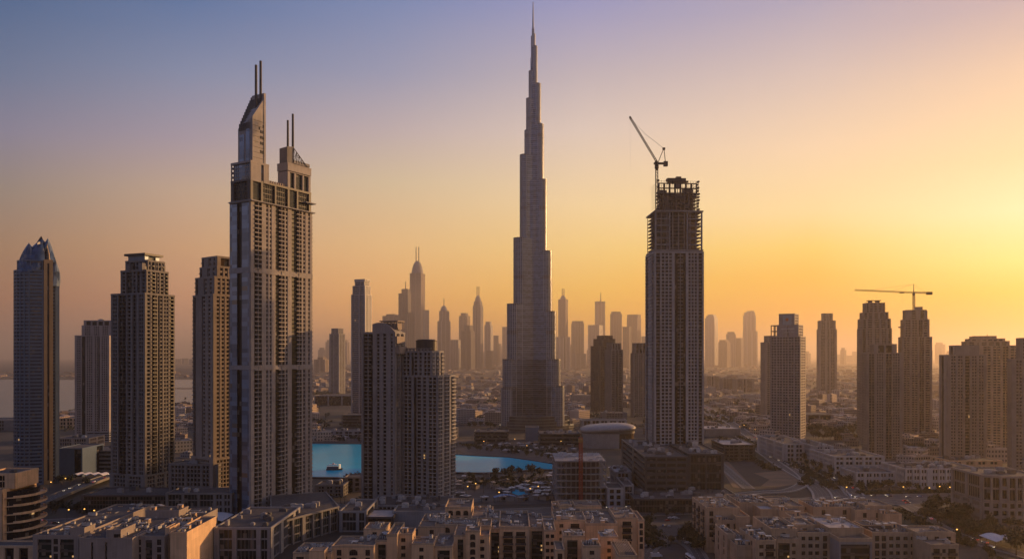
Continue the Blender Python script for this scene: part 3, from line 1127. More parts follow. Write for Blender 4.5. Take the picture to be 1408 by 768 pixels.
# ================================================================== the tower still going up, with its scaffold top
def rising():
    L, M, Rr, base, a = 887, 900, 967, 669, 13
    T = frame('unfinished_tower', 'tall unfinished tower with bare floors and scaffolding at its top', 'tower', L, M, Rr, base, a)
    W_, z = T.W, T.z
    T.D = W_ * 0.8
    D_ = T.D
    hw, hd = W_ / 2, D_ / 2
    # put the body just behind the near corner
    c = T.root
    front = 'p.5 b1.1 p.3 v3.1 p.6 o.8 b1.5 o.8 p.6 v2.6 p.3 b1.0 p.4'
    side = 'p.5 b2 w2 p.5 w2 b2 p.5'
    mass(c, rect(-hw, hw, -hd, hd), 0, z(347), [front, side, side, side], 'palegrey', 'glass', 'shaft', 3.5, balcm='grey')
    open_ = 'p.5 o1.5 p.25 o3 p.5 o2.8 p.5 o2.6 p.25 o1.4 p.4'
    # unclad storeys: slabs and columns you can see through at the edges
    def bare(x0, x1, y0, y1, z0, z1, fh, name, mat, cols=7, skip=0.0, core=0.30):
        mb = MB()
        n = max(1, int(round((z1 - z0) / fh)))
        h = (z1 - z0) / n
        for k in range(n + 1):
            e = random.uniform(-0.5, 0.5)
            mb.box(x0 - e, x1 + e, y0 - e * .5, y1 + e, z0 + k * h, z0 + k * h + 0.45)
        for i in range(cols + 1):
            x = x0 + (x1 - x0) * i / cols
            for y in (y0 + 0.5, (y0 + y1) / 2, y1 - 0.5):
                mb.box(max(x0, x - 0.55), min(x1, x + 0.55), y - 0.5, y + 0.5, z0, z1)
        part = mb.build(name, MT[mat], c)
        cm = MB()
        xm, w = (x0 + x1) / 2, (x1 - x0) * core / 2
        cm.box(xm - w, xm + w, y0 + (y1 - y0) * .3, y1 - (y1 - y0) * .2, z0, z1)
        # partitions standing here and there on the floors
        for k in range(n):
            for j in range(5):
                if random.random() < 0.3:
                    xx = random.uniform(x0 + 2, x1 - 6)
                    yy = random.uniform(y0 + 1.5, y1 - 3)
                    cm.box(xx, xx + random.uniform(3, 7), yy, yy + 0.3, z0 + k * h + .45, z0 + (k + random.uniform(.5, .98)) * h)
        cm.build('core_wall', MT['rawconcrete'], part)
        return part
    z1, z2 = z(347) + 1.6, z(291)
    bare(-hw + 1.5, hw - 1.5, -hd + 1.5, hd - 1.5, z1, z2, 3.7, 'bare_storeys', 'rawconcrete', 8)
    pr = MB()
    for x in (-hw + 0.8, -hw + 0.30 * W_, hw - 0.34 * W_, hw - 2.4):
        pr.box(x, x + 1.5, -hd + 0.6, -hd + 1.8, z1, z2 + 1.5)
    for zz in (z2, z1):
        pr.box(-hw + 0.2, hw - 0.2, -hd - 0.4, hd - 0.4, zz + 0.5, zz + 1.7)
    # frames of two columns of rooms, left and right of the dark middle
    for xa, xb in ((-hw + 0.8, -hw + 0.30 * W_), (hw - 0.34 * W_, hw - 0.9)):
        n = 6
        for k in range(n + 1):
            zz = z1 + (z2 - z1) * k / n
            pr.box(xa, xb, -hd + 0.7, -hd + 1.6, zz - 0.5, zz + 0.5)
    pr.build('frame', MT['grey'], c)
    gl = MB()
    gl.prism(rect(-hw + 3, -hw + .3 * W_ - 1, -hd + 2.3, -hd + 2.6), z1, z2)
    gl.prism(rect(-hw + .36 * W_, hw - .36 * W_, -hd + 2.3, hd - 4), z1, z2)
    gl.build('glazing', MT['glass'], c)
    z3 = z(247)
    x0, x1 = -hw + 6.0, hw - 5.2
    bare(x0, x1, -hd + 4, -hd + 22, z2 + 2, z(264), 3.6, 'scaffolded_storeys', 'rawconcrete', 9, core=0.35)
    bare(x0, x1, -hd + 4.5, -hd + 8.5, z(264) + 0.5, z(250), 5.2, 'open_storeys', 'darkmetal', 7, core=0.0)
    # scaffolding: uprights, ledgers, uneven net panels
    sm = MB()
    n = 15
    for i in range(n + 1):
        x = x0 - 0.8 + (x1 - x0 + 1.6) * i / n
        top = z(random.uniform(246, 249.5))
        sm.tube((x, -hd + 2.8, z2 + 1), (x, -hd + 2.8, top), 0.16, k=4)
    k = z2 + 3
    while k < z3:
        sm.tube((x0 - 1.4, -hd + 2.8, k), (x1 + 1.4, -hd + 2.8, k), 0.14, k=4)
        for y in (-hd + 4, 0, hd - 4):
            sm.tube((x1 + 0.8, -hd + 2.8, k), (x1 + 0.8, hd - 2, k), 0.14, k=4)
            sm.tube((x0 - 0.8, -hd + 2.8, k), (x0 - 0.8, hd - 2, k), 0.14, k=4)
        k += 2.6
    sm.build('scaffold', MT['darkmetal'], c)
    nm = MB()
    for i in range(12):
        xa = random.uniform(x0 - 1, x1 - 4)
        za = random.uniform(z2 + 2, z(262))
        nm.box(xa, xa + random.uniform(3, 8), -hd + 2.4, -hd + 2.5, za, za + random.uniform(2, 5))
    for i in range(10):
        za = z2 + 3 + i * 3.1
        e = random.uniform(0.4, 2.6)
        nm.box(x1 + 0.2, x1 + e, -hd + 3, -hd + 8, za, za + 1.4)
        nm.box(x0 - e, x0 - .2, -hd + 3, -hd + 8, za + 1, za + 2.4)
    tag(nm.build('safety_net', MT['darkbrown'], c), kind='stuff')
    # heavy slab form on top
    tp = MB()
    tp.box(-hw + 0.29 * W_, hw - 0.33 * W_, -hd + 5, -hd + 12, z(246), z(242.5))
    tp.box(-hw + 0.33 * W_, hw - 0.28 * W_, -hd + 5, -hd + 12, z(247.2), z(246))
    tp.box(-hw + 0.48 * W_, hw - 0.42 * W_, -hd + 6, -hd + 11, z(242.5), z(240))
    tp.build('formwork', MT['darkmetal'], c)
    for x in (x0 + 9, x0 + 14, x1 - 16, x1 - 9):
        mb = MB()
        mb.tube((x, -hd + 6, z3 - 3), (x, -hd + 6, z(246)), 0.5, k=6)
        mb.build('prop', MT['darkmetal'], c)
    # belts of darker cladding up the shaft edges
    T.c = c
    return T


RT = rising()


def lattice(mb, p0, p1, w, n, r=0.14, up=(0, 0, 1)):
    """square lattice boom from p0 to p1"""
    p0, p1 = Vector(p0), Vector(p1)
    d = (p1 - p0).normalized()
    s = d.cross(Vector(up))
    if s.length < 0.05:
        s = Vector((1, 0, 0))
    s.normalize()
    t_ = d.cross(s).normalized()
    cs = [(s * i + t_ * j) * (w / 2) for i, j in ((-1, -1), (1, -1), (1, 1), (-1, 1))]
    for o in cs:
        mb.tube(p0 + o, p1 + o, r * 1.25, k=5)
    for k in range(n):
        a_, b_ = p0 + (p1 - p0) * (k / n), p0 + (p1 - p0) * ((k + 1) / n)
        for i in range(4):
            o, q = cs[i], cs[(i + 1) % 4]
            mb.tube(a_ + o, b_ + q, r * .8, k=4)
            mb.tube(a_ + o, a_ + q, r * .8, k=4)


def luffing_crane():
    d = RT.d + 22
    X = lambda px: (px - CX) / F * d
    Zc = lambda py: ZH(py, d)
    r = empty('luffing_crane', (X(903), d, Zc(300)), 0, 'luffing tower crane with raised jib on top of the unfinished tower', 'crane')
    lx = lambda px: X(px) - X(903)
    lz = lambda py: Zc(py) - Zc(300)
    mb = MB()
    lattice(mb, (0, 0, lz(300)), (0, 0, lz(233)), 2.3, 14, 0.2)
    mb.build('mast', MT['cranedark'], r)
    mb = MB()
    mb.lathe(0, 0, [(1.2, lz(234)), (2.2, lz(231)), (2.2, lz(228)), (1.4, lz(225))], 10)
    mb.box(lx(899), lx(917.5), -1.4, 1.4, lz(226), lz(223.5))
    mb.build('slewing_deck', MT['cranedark'], r)
    mb = MB()
    mb.box(lx(912.5), lx(918), -1.8, 1.8, lz(228.5), lz(222))
    mb.build('counterweight', MT['darkmetal'], r)
    mb = MB()
    mb.box(lx(900), lx(903), -3.2, -1.2, lz(229), lz(222))
    mb.build('cab', MT['glass'], r)
    mb = MB()
    lattice(mb, (lx(904), 0, lz(224)), (lx(866), 0, lz(161)), 1.5, 24, 0.16, (0, 1, 0))
    mb.build('jib', MT['cranedark'], r)
    mb = MB()
    for s in (-1, 1):
        mb.tube((lx(905), s, lz(223)), (lx(912.5), s * .6, lz(204.5)), 0.3, k=6)
        mb.tube((lx(915), s, lz(223.5)), (lx(913), s * .6, lz(204.5)), 0.22, k=6)
    mb.box(lx(911), lx(914.5), -1, 1, lz(206), lz(203))
    mb.build('gantry', MT['cranedark'], r)
    mb = MB()
    for s in (-.5, .5):
        mb.tube((lx(912.5), s, lz(204)), (lx(888), s, lz(185)), 0.09, k=4)
        mb.tube((lx(888), s, lz(185)), (lx(868), s, lz(164)), 0.07, k=4)
    mb.tube((lx(866.3), 0, lz(161)), (lx(866.6), 0, lz(236)), 0.045, k=4)
    mb.build('cable', MT['cranedark'], r)
    mb = MB()
    mb.box(lx(865.4), lx(867.6), -.5, .5, lz(163), lz(160))
    mb.build('jib_head', MT['cranedark'], r)


luffing_crane()


# ================================================================== blue tower with the pointed sail crown
def sail_tower():
    base = 668
    d = DEP(base)
    k = d / F
    ctr = 51.5
    th = atan((CX - ctr) / F)
    root = empty('sail_crowned_tower', ((ctr - CX) / F * (d + 24), d + 24, 0), th, 'blue glass tower crowned by pointed curved sails, with a gold strip down its side', 'tower')
    T = Tower()
    T.root = root
    z = lambda y: ZH(y, d + 14)
    r = 28.5 * k
    # plan: round at the left, a flat folded side to the right
    pts = []
    for i in range(15):
        w = R(262) - R(172) * i / 14          # from the front right going round the left to the back
        pts.append((r * cos(w) * 1.0, r * sin(w) * 0.85))
    pts = [(r * cos(R(250 - 160 * i / 12)), 0.85 * r * sin(R(250 - 160 * i / 12))) for i in range(13)]
    pts = pts[::-1]                                     # back -> left -> front, counter-clockwise
    pts = pts + [(r * 0.25, -r * 0.88), (r * 0.32, -r * 0.62), (r * 0.92, -r * 0.50), (r * 0.95, r * 0.5), (r * 0.3, r * 0.84)]
    n = len(pts)
    bays = []
    for i in range(n):
        if i < 12:
            bays.append('h1')
        elif i == 12:
            bays.append('h1')
        elif i == 13:
            bays.append('p1')
        elif i == 14:
            bays.append('p1 v2 p1')
        elif i == 15:
            bays.append('h1')
        else:
            bays.append('g1')
    mass(root, pts, 0, z(373), bays, 'bluepanel', 'glassblue', 'shaft', 3.6, par=1.0)
    # gold strip and dark slot between the round body and the side wing
    gs = MB()
    gs.box(r * 0.27, r * 0.66, -r * 0.90, -r * 0.60, 0, z(357))
    gs.build('gold_strip', MT['goldpanel'], root)
    sl = MB()
    sl.box(r * 0.42, r * 0.50, -r * 0.915, -r * 0.85, 4, z(362))
    sl.build('dark_slot', MT['glass'], root)
    # middle drum under the sails
    dm = MB()
    prof = [(-.86, 1), (-.3, 1)]
    p2 = [(x * 0.86, y * 0.86) for x, y in pts]
    mass(root, p2, z(373), z(359), ['g1'] * n, 'bluepanel', 'glassblue', 'drum', 4.5, par=.8)
    # sails: curved shells with a pointed arch outline
    def sail(cx, half, zb, zt, ycen, bow, lean, mat, name, thick=1.6, pane=False, wedge=0.0, skew=0.0):
        m_, nn = 16, 5
        shell = MB()
        front, back = [], []
        for i in range(m_ + 1):
            u = i / m_
            w = half * (1 - u ** 2.0)
            row, rowb = [], []
            for j in range(nn + 1):
                s = -1 + 2 * j / nn
                x = cx + s * w + skew * u
                y = ycen - bow * (1 - s * s) * (1 - u * .6) + lean * u
                zz = zb + (zt - zb) * u + wedge * s * (1 - u)
                row.append((x, y, zz))
                rowb.append((x, y + thick, zz))
            front.append(row)
            back.append(rowb)
        for i in range(m_):
            for j in range(nn):
                shell.quad(front[i][j], front[i][j + 1], front[i + 1][j + 1], front[i + 1][j])
                shell.quad(back[i][j + 1], back[i][j], back[i + 1][j], back[i + 1][j + 1])
            for j in (0, nn):
                shell.quad(front[i][j], front[i + 1][j], back[i + 1][j], back[i][j])
        p = shell.build(name, MT[mat], root, smooth=True)
        return p
    sail(r * 0.06, r * 0.52, z(374), z(321.5), r * 0.22, -2, -3, 'glassblue', 'sail', 2.0, skew=r * .10)
    sail(-r * 0.34, r * 0.50, z(375), z(332.5), -r * 0.50, 7, 9, 'glassblue', 'sail', skew=-r * .02)
    sail(r * 0.30, r * 0.48, z(376), z(324.5), -r * 0.40, 5, 7, 'bluepanel', 'sail', skew=r * .15)
    sail(r * 0.28, r * 0.36, z(374), z(331), -r * 0.47, 5, 7, 'goldpanel', 'gold_sail', 0.6, skew=r * .14)
    sail(r * 0.32, r * 0.17, z(364), z(338), -r * 0.58, 3, 6, 'glass', 'sail_window', 0.5, skew=r * .10)
    sail(r * 0.58, r * 0.38, z(392), z(356.5), -r * 0.50, 3, 3, 'bluepanel', 'sail', 5.0, skew=r * .20)
    co = MB()
    m_ = 12
    for q in range(m_ + 1):
        u = q / m_
        s = .84 * (1 - u ** 2.1) + .015
        co.v += [(x * s + r * (.05 + .14 * u), y * s, z(374) + (z(326) - z(374)) * u) for x, y in pts]
    for q in range(m_):
        for e in range(n):
            co.f.append((q * n + e, q * n + (e + 1) % n, (q + 1) * n + (e + 1) % n, (q + 1) * n + e))
            co.m.append(0)
    co.build('crown_core', MT['glassblue'], root, smooth=True)


MT['goldpanel'] = wall_mat('gold_metal_cladding', (0.42, 0.28, 0.14), 0.35, 0.15, 0.55)
sail_tower()

# ================================================================== other towers of the near and middle ground
T = tower('striped_tower', 'pale tower with dark vertical stripes between the sail-crowned tower and the stepped brown tower', 108, 150, 174, 606, -24,
          [(462, 0, 0, 0, 0), (448, .14, 0, .1, .1, 'p1 w2 p1 w2 p1 w2 p1'), (441, .17, .02, .15, .12, 'p1 o2 p.6 o2 p.6 o2 p.6 o2 p1')],
          'rosy', 'glass', 'p.6 w1.3 p.3 o1.2 p.3 w2 p.6 v1.2 o.5 p.5 w2 p.5', 'p1 w2 p1 b2 p1')
roof_plant(T, -8, 8, -6, 4, T.z(440), 3)
T = tower('cylinder_wing', 'low pale annex with banded windows at the foot of the striped tower', 122, 150, 160, 607, -20, [(594, 0, 0, 0, 0)], 'grey', 'glass', 'h1', cat='building')

T = tower('stepped_tower', 'broad brown-grey tower stepping in to a square lantern with a flat overhanging roof', 156, 199, 238, 690, 43,
          [(655, -.02, -.02, -.02, -.02, 'p1 v3 p1 v3 p1 v3 p1', 'p1 v3 p1 v3 p1', 'base_storeys'), (404, 0, 0, 0, 0), (371, .16, .10, .1, .14), (357, .25, .18, .14, .2), ], 'brown', 'glass',
          'p.7 v1.6 p.6 b2 p.5 o.8 v1.2 p.5 v2 p.6 b1.6 p.5', 'p.6 v1.6 p.5 o.9 b1.8 p.4 v1.4 p.6 g1.4 p.8 v1.6 p.5', fh=3.5, balcm='darkbrown')
zl = T.z(357)
lan = mass(T.root, rect(-T.W * .24, T.W * .24, -T.D * .26, T.D * .22), zl, T.z(349), ['p1 g1 g1 p1', 'p1 g3 p1', 'h1', 'p4'], 'bluepanel', 'glass', 'lantern', 3.5, par=.3)
mb = MB()
mb.box(-T.W * .31, T.W * .31, -T.D * .33, T.D * .29, T.z(348.5), T.z(345.5))
mb.build('flat_roof', MT['darkmetal'], T.root)
for fx, fy in ((-.36, -.3), (-.33, .1), (.3, -.3)):
    mb = MB()
    mb.box(T.W * fx - 2, T.W * fx + 2, T.D * fy - 2, T.D * fy + 2, T.z(372), T.z(358 + 6 * abs(fx)))
    mb.build('roof_block', MT['brown'], T.root)

T = tower('gold_faced_tower', 'dark brown tower beside the twin-masted one, its side face glowing gold', 266.5, 293, 338, 700, 32,
          [(632, -.03, -.03, -.05, -.03, 'p1 v4 p1 v4 p1', 'p1 v4 p1', 'base_storeys'), (406, 0, 0, 0, 0), (381, .07, 0, .06, 0), (366, .17, .02, .1, .05, 'p.8 w1 p.4 w1 p.4 w1 p.4 w1 p.4 w1 p.8'), (352, .2, .06, .14, .1, 'p.8 o2 p.4 o2 p.6')],
          'tan', 'glassgold', 'p.9 w1 p.45 w1 p.45 w1 p.45 b1.2 p.4 w1 p.45 b1.2 p.6', 'b1.2 p2.6 o.4 w1 p1.2 w1 p1', balcm='brown')
T = tower('podium_block', 'long two-storey podium with lit eaves behind the street lamps, under the gold-faced tower', 236, 300, 318, 700, -28, [(640, 0, 0, 0, 0)], 'brown', 'glass', 'p.4 v3 p.4 v3 p.4 v3 p.4', cat='building', z0=0)
roof_plant(T, -14, 14, -8, 8, T.z(640), 8)

T = tower('arched_roof_tower', 'grey tower with a curved roof edge and open crown frame, behind the drum-topped tower', 497, 543, 557, 693, -26,
          [(458, 0, 0, 0, 0)], 'grey', 'glass', 'p.5 o.4 b1.6 o.4 p.9 v.9 p.7 v1.0 p1 v.6 p.5', 'p.5 b1 p.5 b1 p.5', fh=3.4)
za, zb = T.z(458), T.z(446)
mb = MB()
n = 12
x0, x1 = -T.W * .18, T.W * .48
poly = [(x0 + (x1 - x0) * i / n) for i in range(n + 1)]
for i in range(n):
    u0, u1 = i / n, (i + 1) / n
    h0, h1 = zb + 4 * (1 - (2 * u0 - .6) ** 2) - 2, zb + 4 * (1 - (2 * u1 - .6) ** 2) - 2
    mb.prism(rect(poly[i], poly[i + 1], -T.D * .48, T.D * .3), za, [h0, h1, h1, h0])
mb.build('arched_wall', MT['grey'], T.root)
mb = MB()
for fx in (.02, .12, .22, .32, .42, .5):
    mb.box(T.W * fx, T.W * fx + .5, -T.D * .3, -T.D * .25, zb - 2, T.z(440))
    mb.box(T.W * fx, T.W * fx + .5, T.D * .3, T.D * .35, zb - 2, T.z(440))
mb.box(-T.W * .02, T.W * .53, -T.D * .33, T.D * .38, T.z(441.5), T.z(440))
mb.box(-T.W * .0, T.W * .5, -T.D * .2, T.D * .2, zb - 4, T.z(444))
mb.build('crown_frame', MT['tan'], T.root)
for y_, f_ in ((462, .55), (476, .62)):
    mb = MB()
    mb.box(T.W * .44, T.W * f_, -T.D * .45, T.D * .3, T.z(y_ + 10), T.z(y_))
    mb.build('stepped_terrace', MT['tan'], T.root)

T = tower('drum_topped_tower', 'dark residential tower with stacked balconies and a black drum on its roof', 545, 602, 627, 693, -27,
          [(518, 0, 0, 0, 0), (484, 0, .16, .02, .32)], 'grey', 'glass', 'p.35 v1.2 p.3 b1.8 p.3 p.3 o.7 v1.2 p.3 v1 p.6 b1.8 p.4', 'b.9 p.5 b1 p.5 b1', fh=3.4, balcm='palegrey')
mb = MB()
zr = T.z(484) + .5
mb.lathe(T.W * .02, -T.D * .05, [(T.W * .24, zr), (T.W * .24, T.z(468.5)), (T.W * .25, T.z(468)), (T.W * .25, T.z(467))], 28, 0, 1, .8)
mb.build('roof_drum', MT['darkmetal'], T.root)
mb = MB()
mb.lathe(T.W * .02, -T.D * .05, [(T.W * .22, T.z(467)), (T.W * .20, T.z(465.6))], 24, 0, 1, .8)
mb.build('drum_lid', MT['roof'], T.root)
mb = MB()
for i in range(9):
    mb.box(-T.W * .46 + T.W * .085 * i, -T.W * .46 + T.W * .085 * i + 1.6, -T.D * .49, -T.D * .45, zr, T.z(478.5))
mb.box(-T.W * .47, T.W * .33, -T.D * .49, -T.D * .44, T.z(479.5), T.z(478))
mb.build('roof_screen', MT['brown'], T.root)

tower('slim_tower', 'slim dark tower with a small top box, standing alone beyond the lagoon', 453, 466, 474.5, 541, -35, [(459, 0, 0, 0, 0), (451.5, .15, .12, .1, .1)], 'grey', 'glass', 'p1 w2 p.6 o.5 p.6 w2 p1', fh=4.5, lod=1)
tower('blue_grey_tower', 'tall blue-grey tower stepping in twice to a flared cap, behind the arched-roof tower', 483, 502, 511, 571, -33, [(405, 0, 0, 0, 0), (393, .08, .04, .05, .1), (387, .22, .1, .1, .12), (384, .2, .06, .08, .1, 'p1')], 'lightgrey', 'glassblue',
      'p.5 g3 p.4 g2 p.5', 'p.6 w2 p.5 o.4 p.5 w1 p.4', fh=4.2, lod=1)

T = tower('banded_twin_tower', 'dark tower with a lit top, front one of the pair right of the tallest skyscraper', 832, 840, 856.5, 572, 25, [(481, 0, 0, 0, 0), (472, .1, .1, .1, .1, 'p1 o1 p1 o1 p1 o1 p1')], 'brown', 'glass', 'p.6 w2 p.5 b1.5 p.5 w2 p.6', fh=3.8, lod=1)
T = tower('dark_twin_tower', 'dark tower with stepped roof, rear one of the pair right of the tallest skyscraper', 812, 824, 846, 566, 30, [(476, 0, 0, 0, 0), (466, .18, 0, 0, 0), (461.5, .34, .1, .1, .1)], 'darkbrown', 'glass', 'p.6 w2 p.5 w2 p.6', fh=3.8, lod=1)
T = tower('brown_slab_tower', 'square brown tower with an arcaded top, touching the unfinished tower from behind', 867, 871, 891, 573, 12, [(486, 0, 0, 0, 0), (472, .1, .05, .1, .1, 'p.8 o1 p.5 o1 p.5 o1 p.8')], 'brown', 'glass', 'p.6 w2 p.5 w2 p.5 w2 p.6', fh=3.8, lod=1)

# white gridded tower with the sign on its head
T = tower('gridded_tower', 'white gridded office tower with an orange roundel sign on its head', 1061, 1100.5, 1107.5, 607, -14,
          [(463, 0, 0, 0, 0), (447, .22, .07, .05, .1, 'p2 o.2 p2'), (431.5, .27, .21, .1, .15, 'p1')], 'rosy', 'glass', 'p.35 w2.5 p.3 w2.5 p.3 w2.5 p.3 w2.5 p.3 w2.5 p.35', 'p.5 w2 p.3 w2 p.5', fh=4.2)
mb = MB()
for y_ in (463, 455, 447):
    mb.box(-T.W * .5, -T.W * .28, -T.D * .45, T.D * .3, T.z(y_), T.z(y_) + 1.2)
for fx in (-.5, -.40, -.295):
    mb.box(T.W * fx, T.W * fx + 1.1, -T.D * .45, -T.D * .40, T.z(463), T.z(447))
    mb.box(T.W * fx, T.W * fx + 1.1, T.D * .25, T.D * .30, T.z(463), T.z(447))
mb.build('open_frame', MT['brown'], T.root)
fy = -T.D * .5 + .1 * T.D
mb = MB()
xc = -T.W * .5 + T.W * (.27 + .79) / 2 + T.W * .015
mb.box(xc - T.W * .145, xc + T.W * .145, fy - .9, fy - .3, T.z(446), T.z(432.5))
sg = mb.build('sign_panel', MT['signgrey'], T.root)
mb = MB()
zc = (T.z(438.6))
for i in range(7):
    w = 2 * pi * i / 7 + .2
    mb.tube((xc + 1.6 * cos(w), fy - 1.15, zc + 1.6 * sin(w)), (xc + 1.6 * cos(w), fy - .85, zc + 1.6 * sin(w)), 1.05, k=12)
mb.tube((xc, fy - 1.12, zc), (xc, fy - .85, zc), 1.3, k=12)
mb.build('sign_roundel', MT['signorange'], sg)
# the two lines of lettering below, unreadable in the photo: strokes of the same size
mb = MB()
x = -T.W * .02
while x < T.W * .30:
    w = random.uniform(.7, 1.3)
    for s in range(2):
        mb.box(x + s * w * .55, x + s * w * .55 + .28, -T.D * .45 - .62, -T.D * .45 - .4, T.z(456.9), T.z(456.9) + random.choice((1.8, 2.3)))
    mb.box(x, x + w * .8, -T.D * .45 - .6, -T.D * .45 - .4, T.z(456.9) + random.choice((0, .8, 1.5)), T.z(456.9) + random.choice((1.0, 1.8)) + .3)
    x += w + .5
mb.build('sign_lettering', MT['white'], T.root)
mb = MB()
mb.box(-T.W * .16, T.W * .30, -T.D * .45 - .5, -T.D * .45 - .4, T.z(452.3), T.z(450.5))
mb.build('sign_band', MT['white'], T.root)
tower('low_neighbour_tower', 'hazy brown tower half hidden behind the white gridded tower', 1046, 1052, 1072, 575, 20, [(471, 0, 0, 0, 0), (462, .2, .1, .1, .1)], 'tan', 'glass', 'p1 w2 p1 w2 p1', fh=4.5, lod=1)
tower('pencil_tower', 'plain slender tower with a small square top, standing alone in the haze', 1123, 1126, 1149, 548, 10, [(453, 0, 0, 0, 0), (441, .05, .06, .05, .05), (431, .24, .2, .2, .2)], 'tan', 'glass', 'p1 w2 p.6 p.5 w1 p.6 w2 p1', fh=4.5, lod=1)

T = tower('stepped_top_tower', 'tall tower with shoulders stepping to a flat top, left of the crane-topped tower', 1179, 1186, 1222.5, 604, 16,
          [(452, 0, 0, 0, 0), (439, .02, .03, .02, .02), (430, .08, .1, .08, .08), (417, .17, .2, .15, .15)], 'tan', 'glass', 'b.9 p.5 w1.5 p.5 w1.5 p.5 w1.5 p.5 b.9', fh=3.7, lod=1)
mb = MB()
for fx in (-.2, .05):
    mb.box(T.W * fx, T.W * fx + 5, -3, 3, T.z(417), T.z(413))
    mb.box(T.W * fx - 2, T.W * fx + 7, -4, 4, T.z(413), T.z(412))
mb.build('roof_canopy', MT['darkbrown'], T.root)
T = tower('square_headed_tower', 'broad tower with a square head standing in front of the stepped-top tower', 1186, 1192, 1236, 630, 14,
          [(486, 0, 0, 0, 0), (474, .2, .15, .05, .05, 'p1.5 o2 p.6 o2 p1.5')], 'tan', 'glass', 'p.6 b1.5 p.6 w2 p.6 b1.6 p.3 w2 p.6', fh=3.5)
T = tower('crane_topped_tower', 'tall slim unfinished tower with the horizontal crane on its roof', 1235.5, 1240, 1277, 603, 10,
          [(464, 0, 0, 0, 0), (440, .07, .08, .05, .05), (427, .14, .17, .1, .1, 'p1.3 w1 p1 o.8 p.5')], 'tan', 'glass', 'p.6 w2 p.5 w2 p.5 b1.4 p.4 w1.5 p.6', fh=3.7, lod=1)
CT = T
mb = MB()
mb.box(T.W * .0, T.W * .22, -T.D * .3, T.D * .2, T.z(427), T.z(421.5))
mb.box(-T.W * .55, -T.W * .42, -T.D * .4, T.D * .1, T.z(450), T.z(448.5))
for fx in (.32, .36):
    mb.box(T.W * fx, T.W * fx + .8, -T.D * .3, -T.D * .2, T.z(440), T.z(427))
mb.build('raw_core', MT['rawconcrete'], T.root)


def flat_crane():
    d = CT.d + 16
    X = lambda px: (px - CX) / F * d
    Zc = lambda py: ZH(py, d)
    r = empty('hammerhead_crane', (X(1256.5), d, Zc(428)), 0, 'horizontal hammerhead crane with long jib on the slim unfinished tower', 'crane')
    lx = lambda px: X(px) - X(1256.5)
    lz = lambda py: Zc(py) - Zc(428)
    mb = MB()
    lattice(mb, (0, 0, lz(436)), (0, 0, lz(405)), 2.6, 10, .26)
    mb.build('mast', MT['cranedark'], r)
    mb = MB()
    mb.lathe(0, 0, [(1.4, lz(406)), (2.2, lz(405)), (2.2, lz(403)), (1.5, lz(402))], 10)
    mb.tube((0, 0, lz(402)), (0, 0, lz(390.3)), .8, .5, 6)
    mb.build('tower_head', MT['cranedark'], r)
    mb = MB()
    lattice(mb, (lx(1256), 0, lz(402)), (lx(1175), 0, lz(398.5)), 1.9, 26, .2)
    mb.build('jib', MT['craneyellow'], r)
    mb = MB()
    lattice(mb, (lx(1257), 0, lz(402)), (lx(1281), 0, lz(402.5)), 2.0, 8, .26)
    mb.build('counter_jib', MT['cranedark'], r)
    mb = MB()
    mb.box(lx(1274), lx(1281.5), -1.6, 1.6, lz(405), lz(401))
    mb.build('counterweight', MT['darkmetal'], r)
    mb = MB()
    mb.tube((0, 0, lz(390.5)), (lx(1195), 0, lz(398.6)), .14, k=4)
    mb.tube((0, 0, lz(390.5)), (lx(1226), 0, lz(399.8)), .14, k=4)
    mb.tube((0, 0, lz(390.5)), (lx(1272), 0, lz(401)), .14, k=4)
    mb.tube((lx(1240.5), 0, lz(402)), (lx(1240.5), 0, lz(423)), .06, k=4)
    mb.build('cable', MT['cranedark'], r)
    mb = MB()
    mb.box(lx(1237), lx(1243), -1, 1, lz(403), lz(401.3))
    mb.build('trolley', MT['cranedark'], r)


flat_crane()

T = tower('dark_edged_tower', 'wide tower with stepped roof and dark corner, nearest the curved low building', 1292.5, 1302, 1349, 648, 16,
          [(489, 0, 0, 0, 0), (476, .24, .16, .1, .1, 'p1')], 'tan', 'glass', 'o.4 p.8 w1.6 p.5 w1.6 p.6 b1.4 p.6 w1.6 p.5 w1.6 p.6', 'p.6 o1 p1', fh=3.5)
T = tower('many_stepped_tower', 'broad pale tower whose roof climbs in many small steps, behind the dark-edged tower', 1318, 1326, 1393, 618, 10,
          [(476, 0, 0, 0, 0), (470, .06, .2, .05, .05), (466.5, .12, .27, .1, .1), (463, .2, .42, .1, .1, 'p1')], 'sandlight', 'glass', 'p.6 w2 p1 o.3 p1 w2 p.5 w2 p.5 b1.4 p.5 w2 p.8', fh=3.7, lod=1)
mast(T, -2, 0, T.z(463), T.z(459), .5)
T = tower('edge_tower', 'dark tall tower cut by the picture edge behind the curved low building', 1386, 1391, 1432, 662, 10,
          [(495, 0, 0, 0, 0), (466, .24, 0, .1, .1)], 'brown', 'glass', 'p1 w1.5 p.7 o1 p1 w2 p1', fh=3.5)


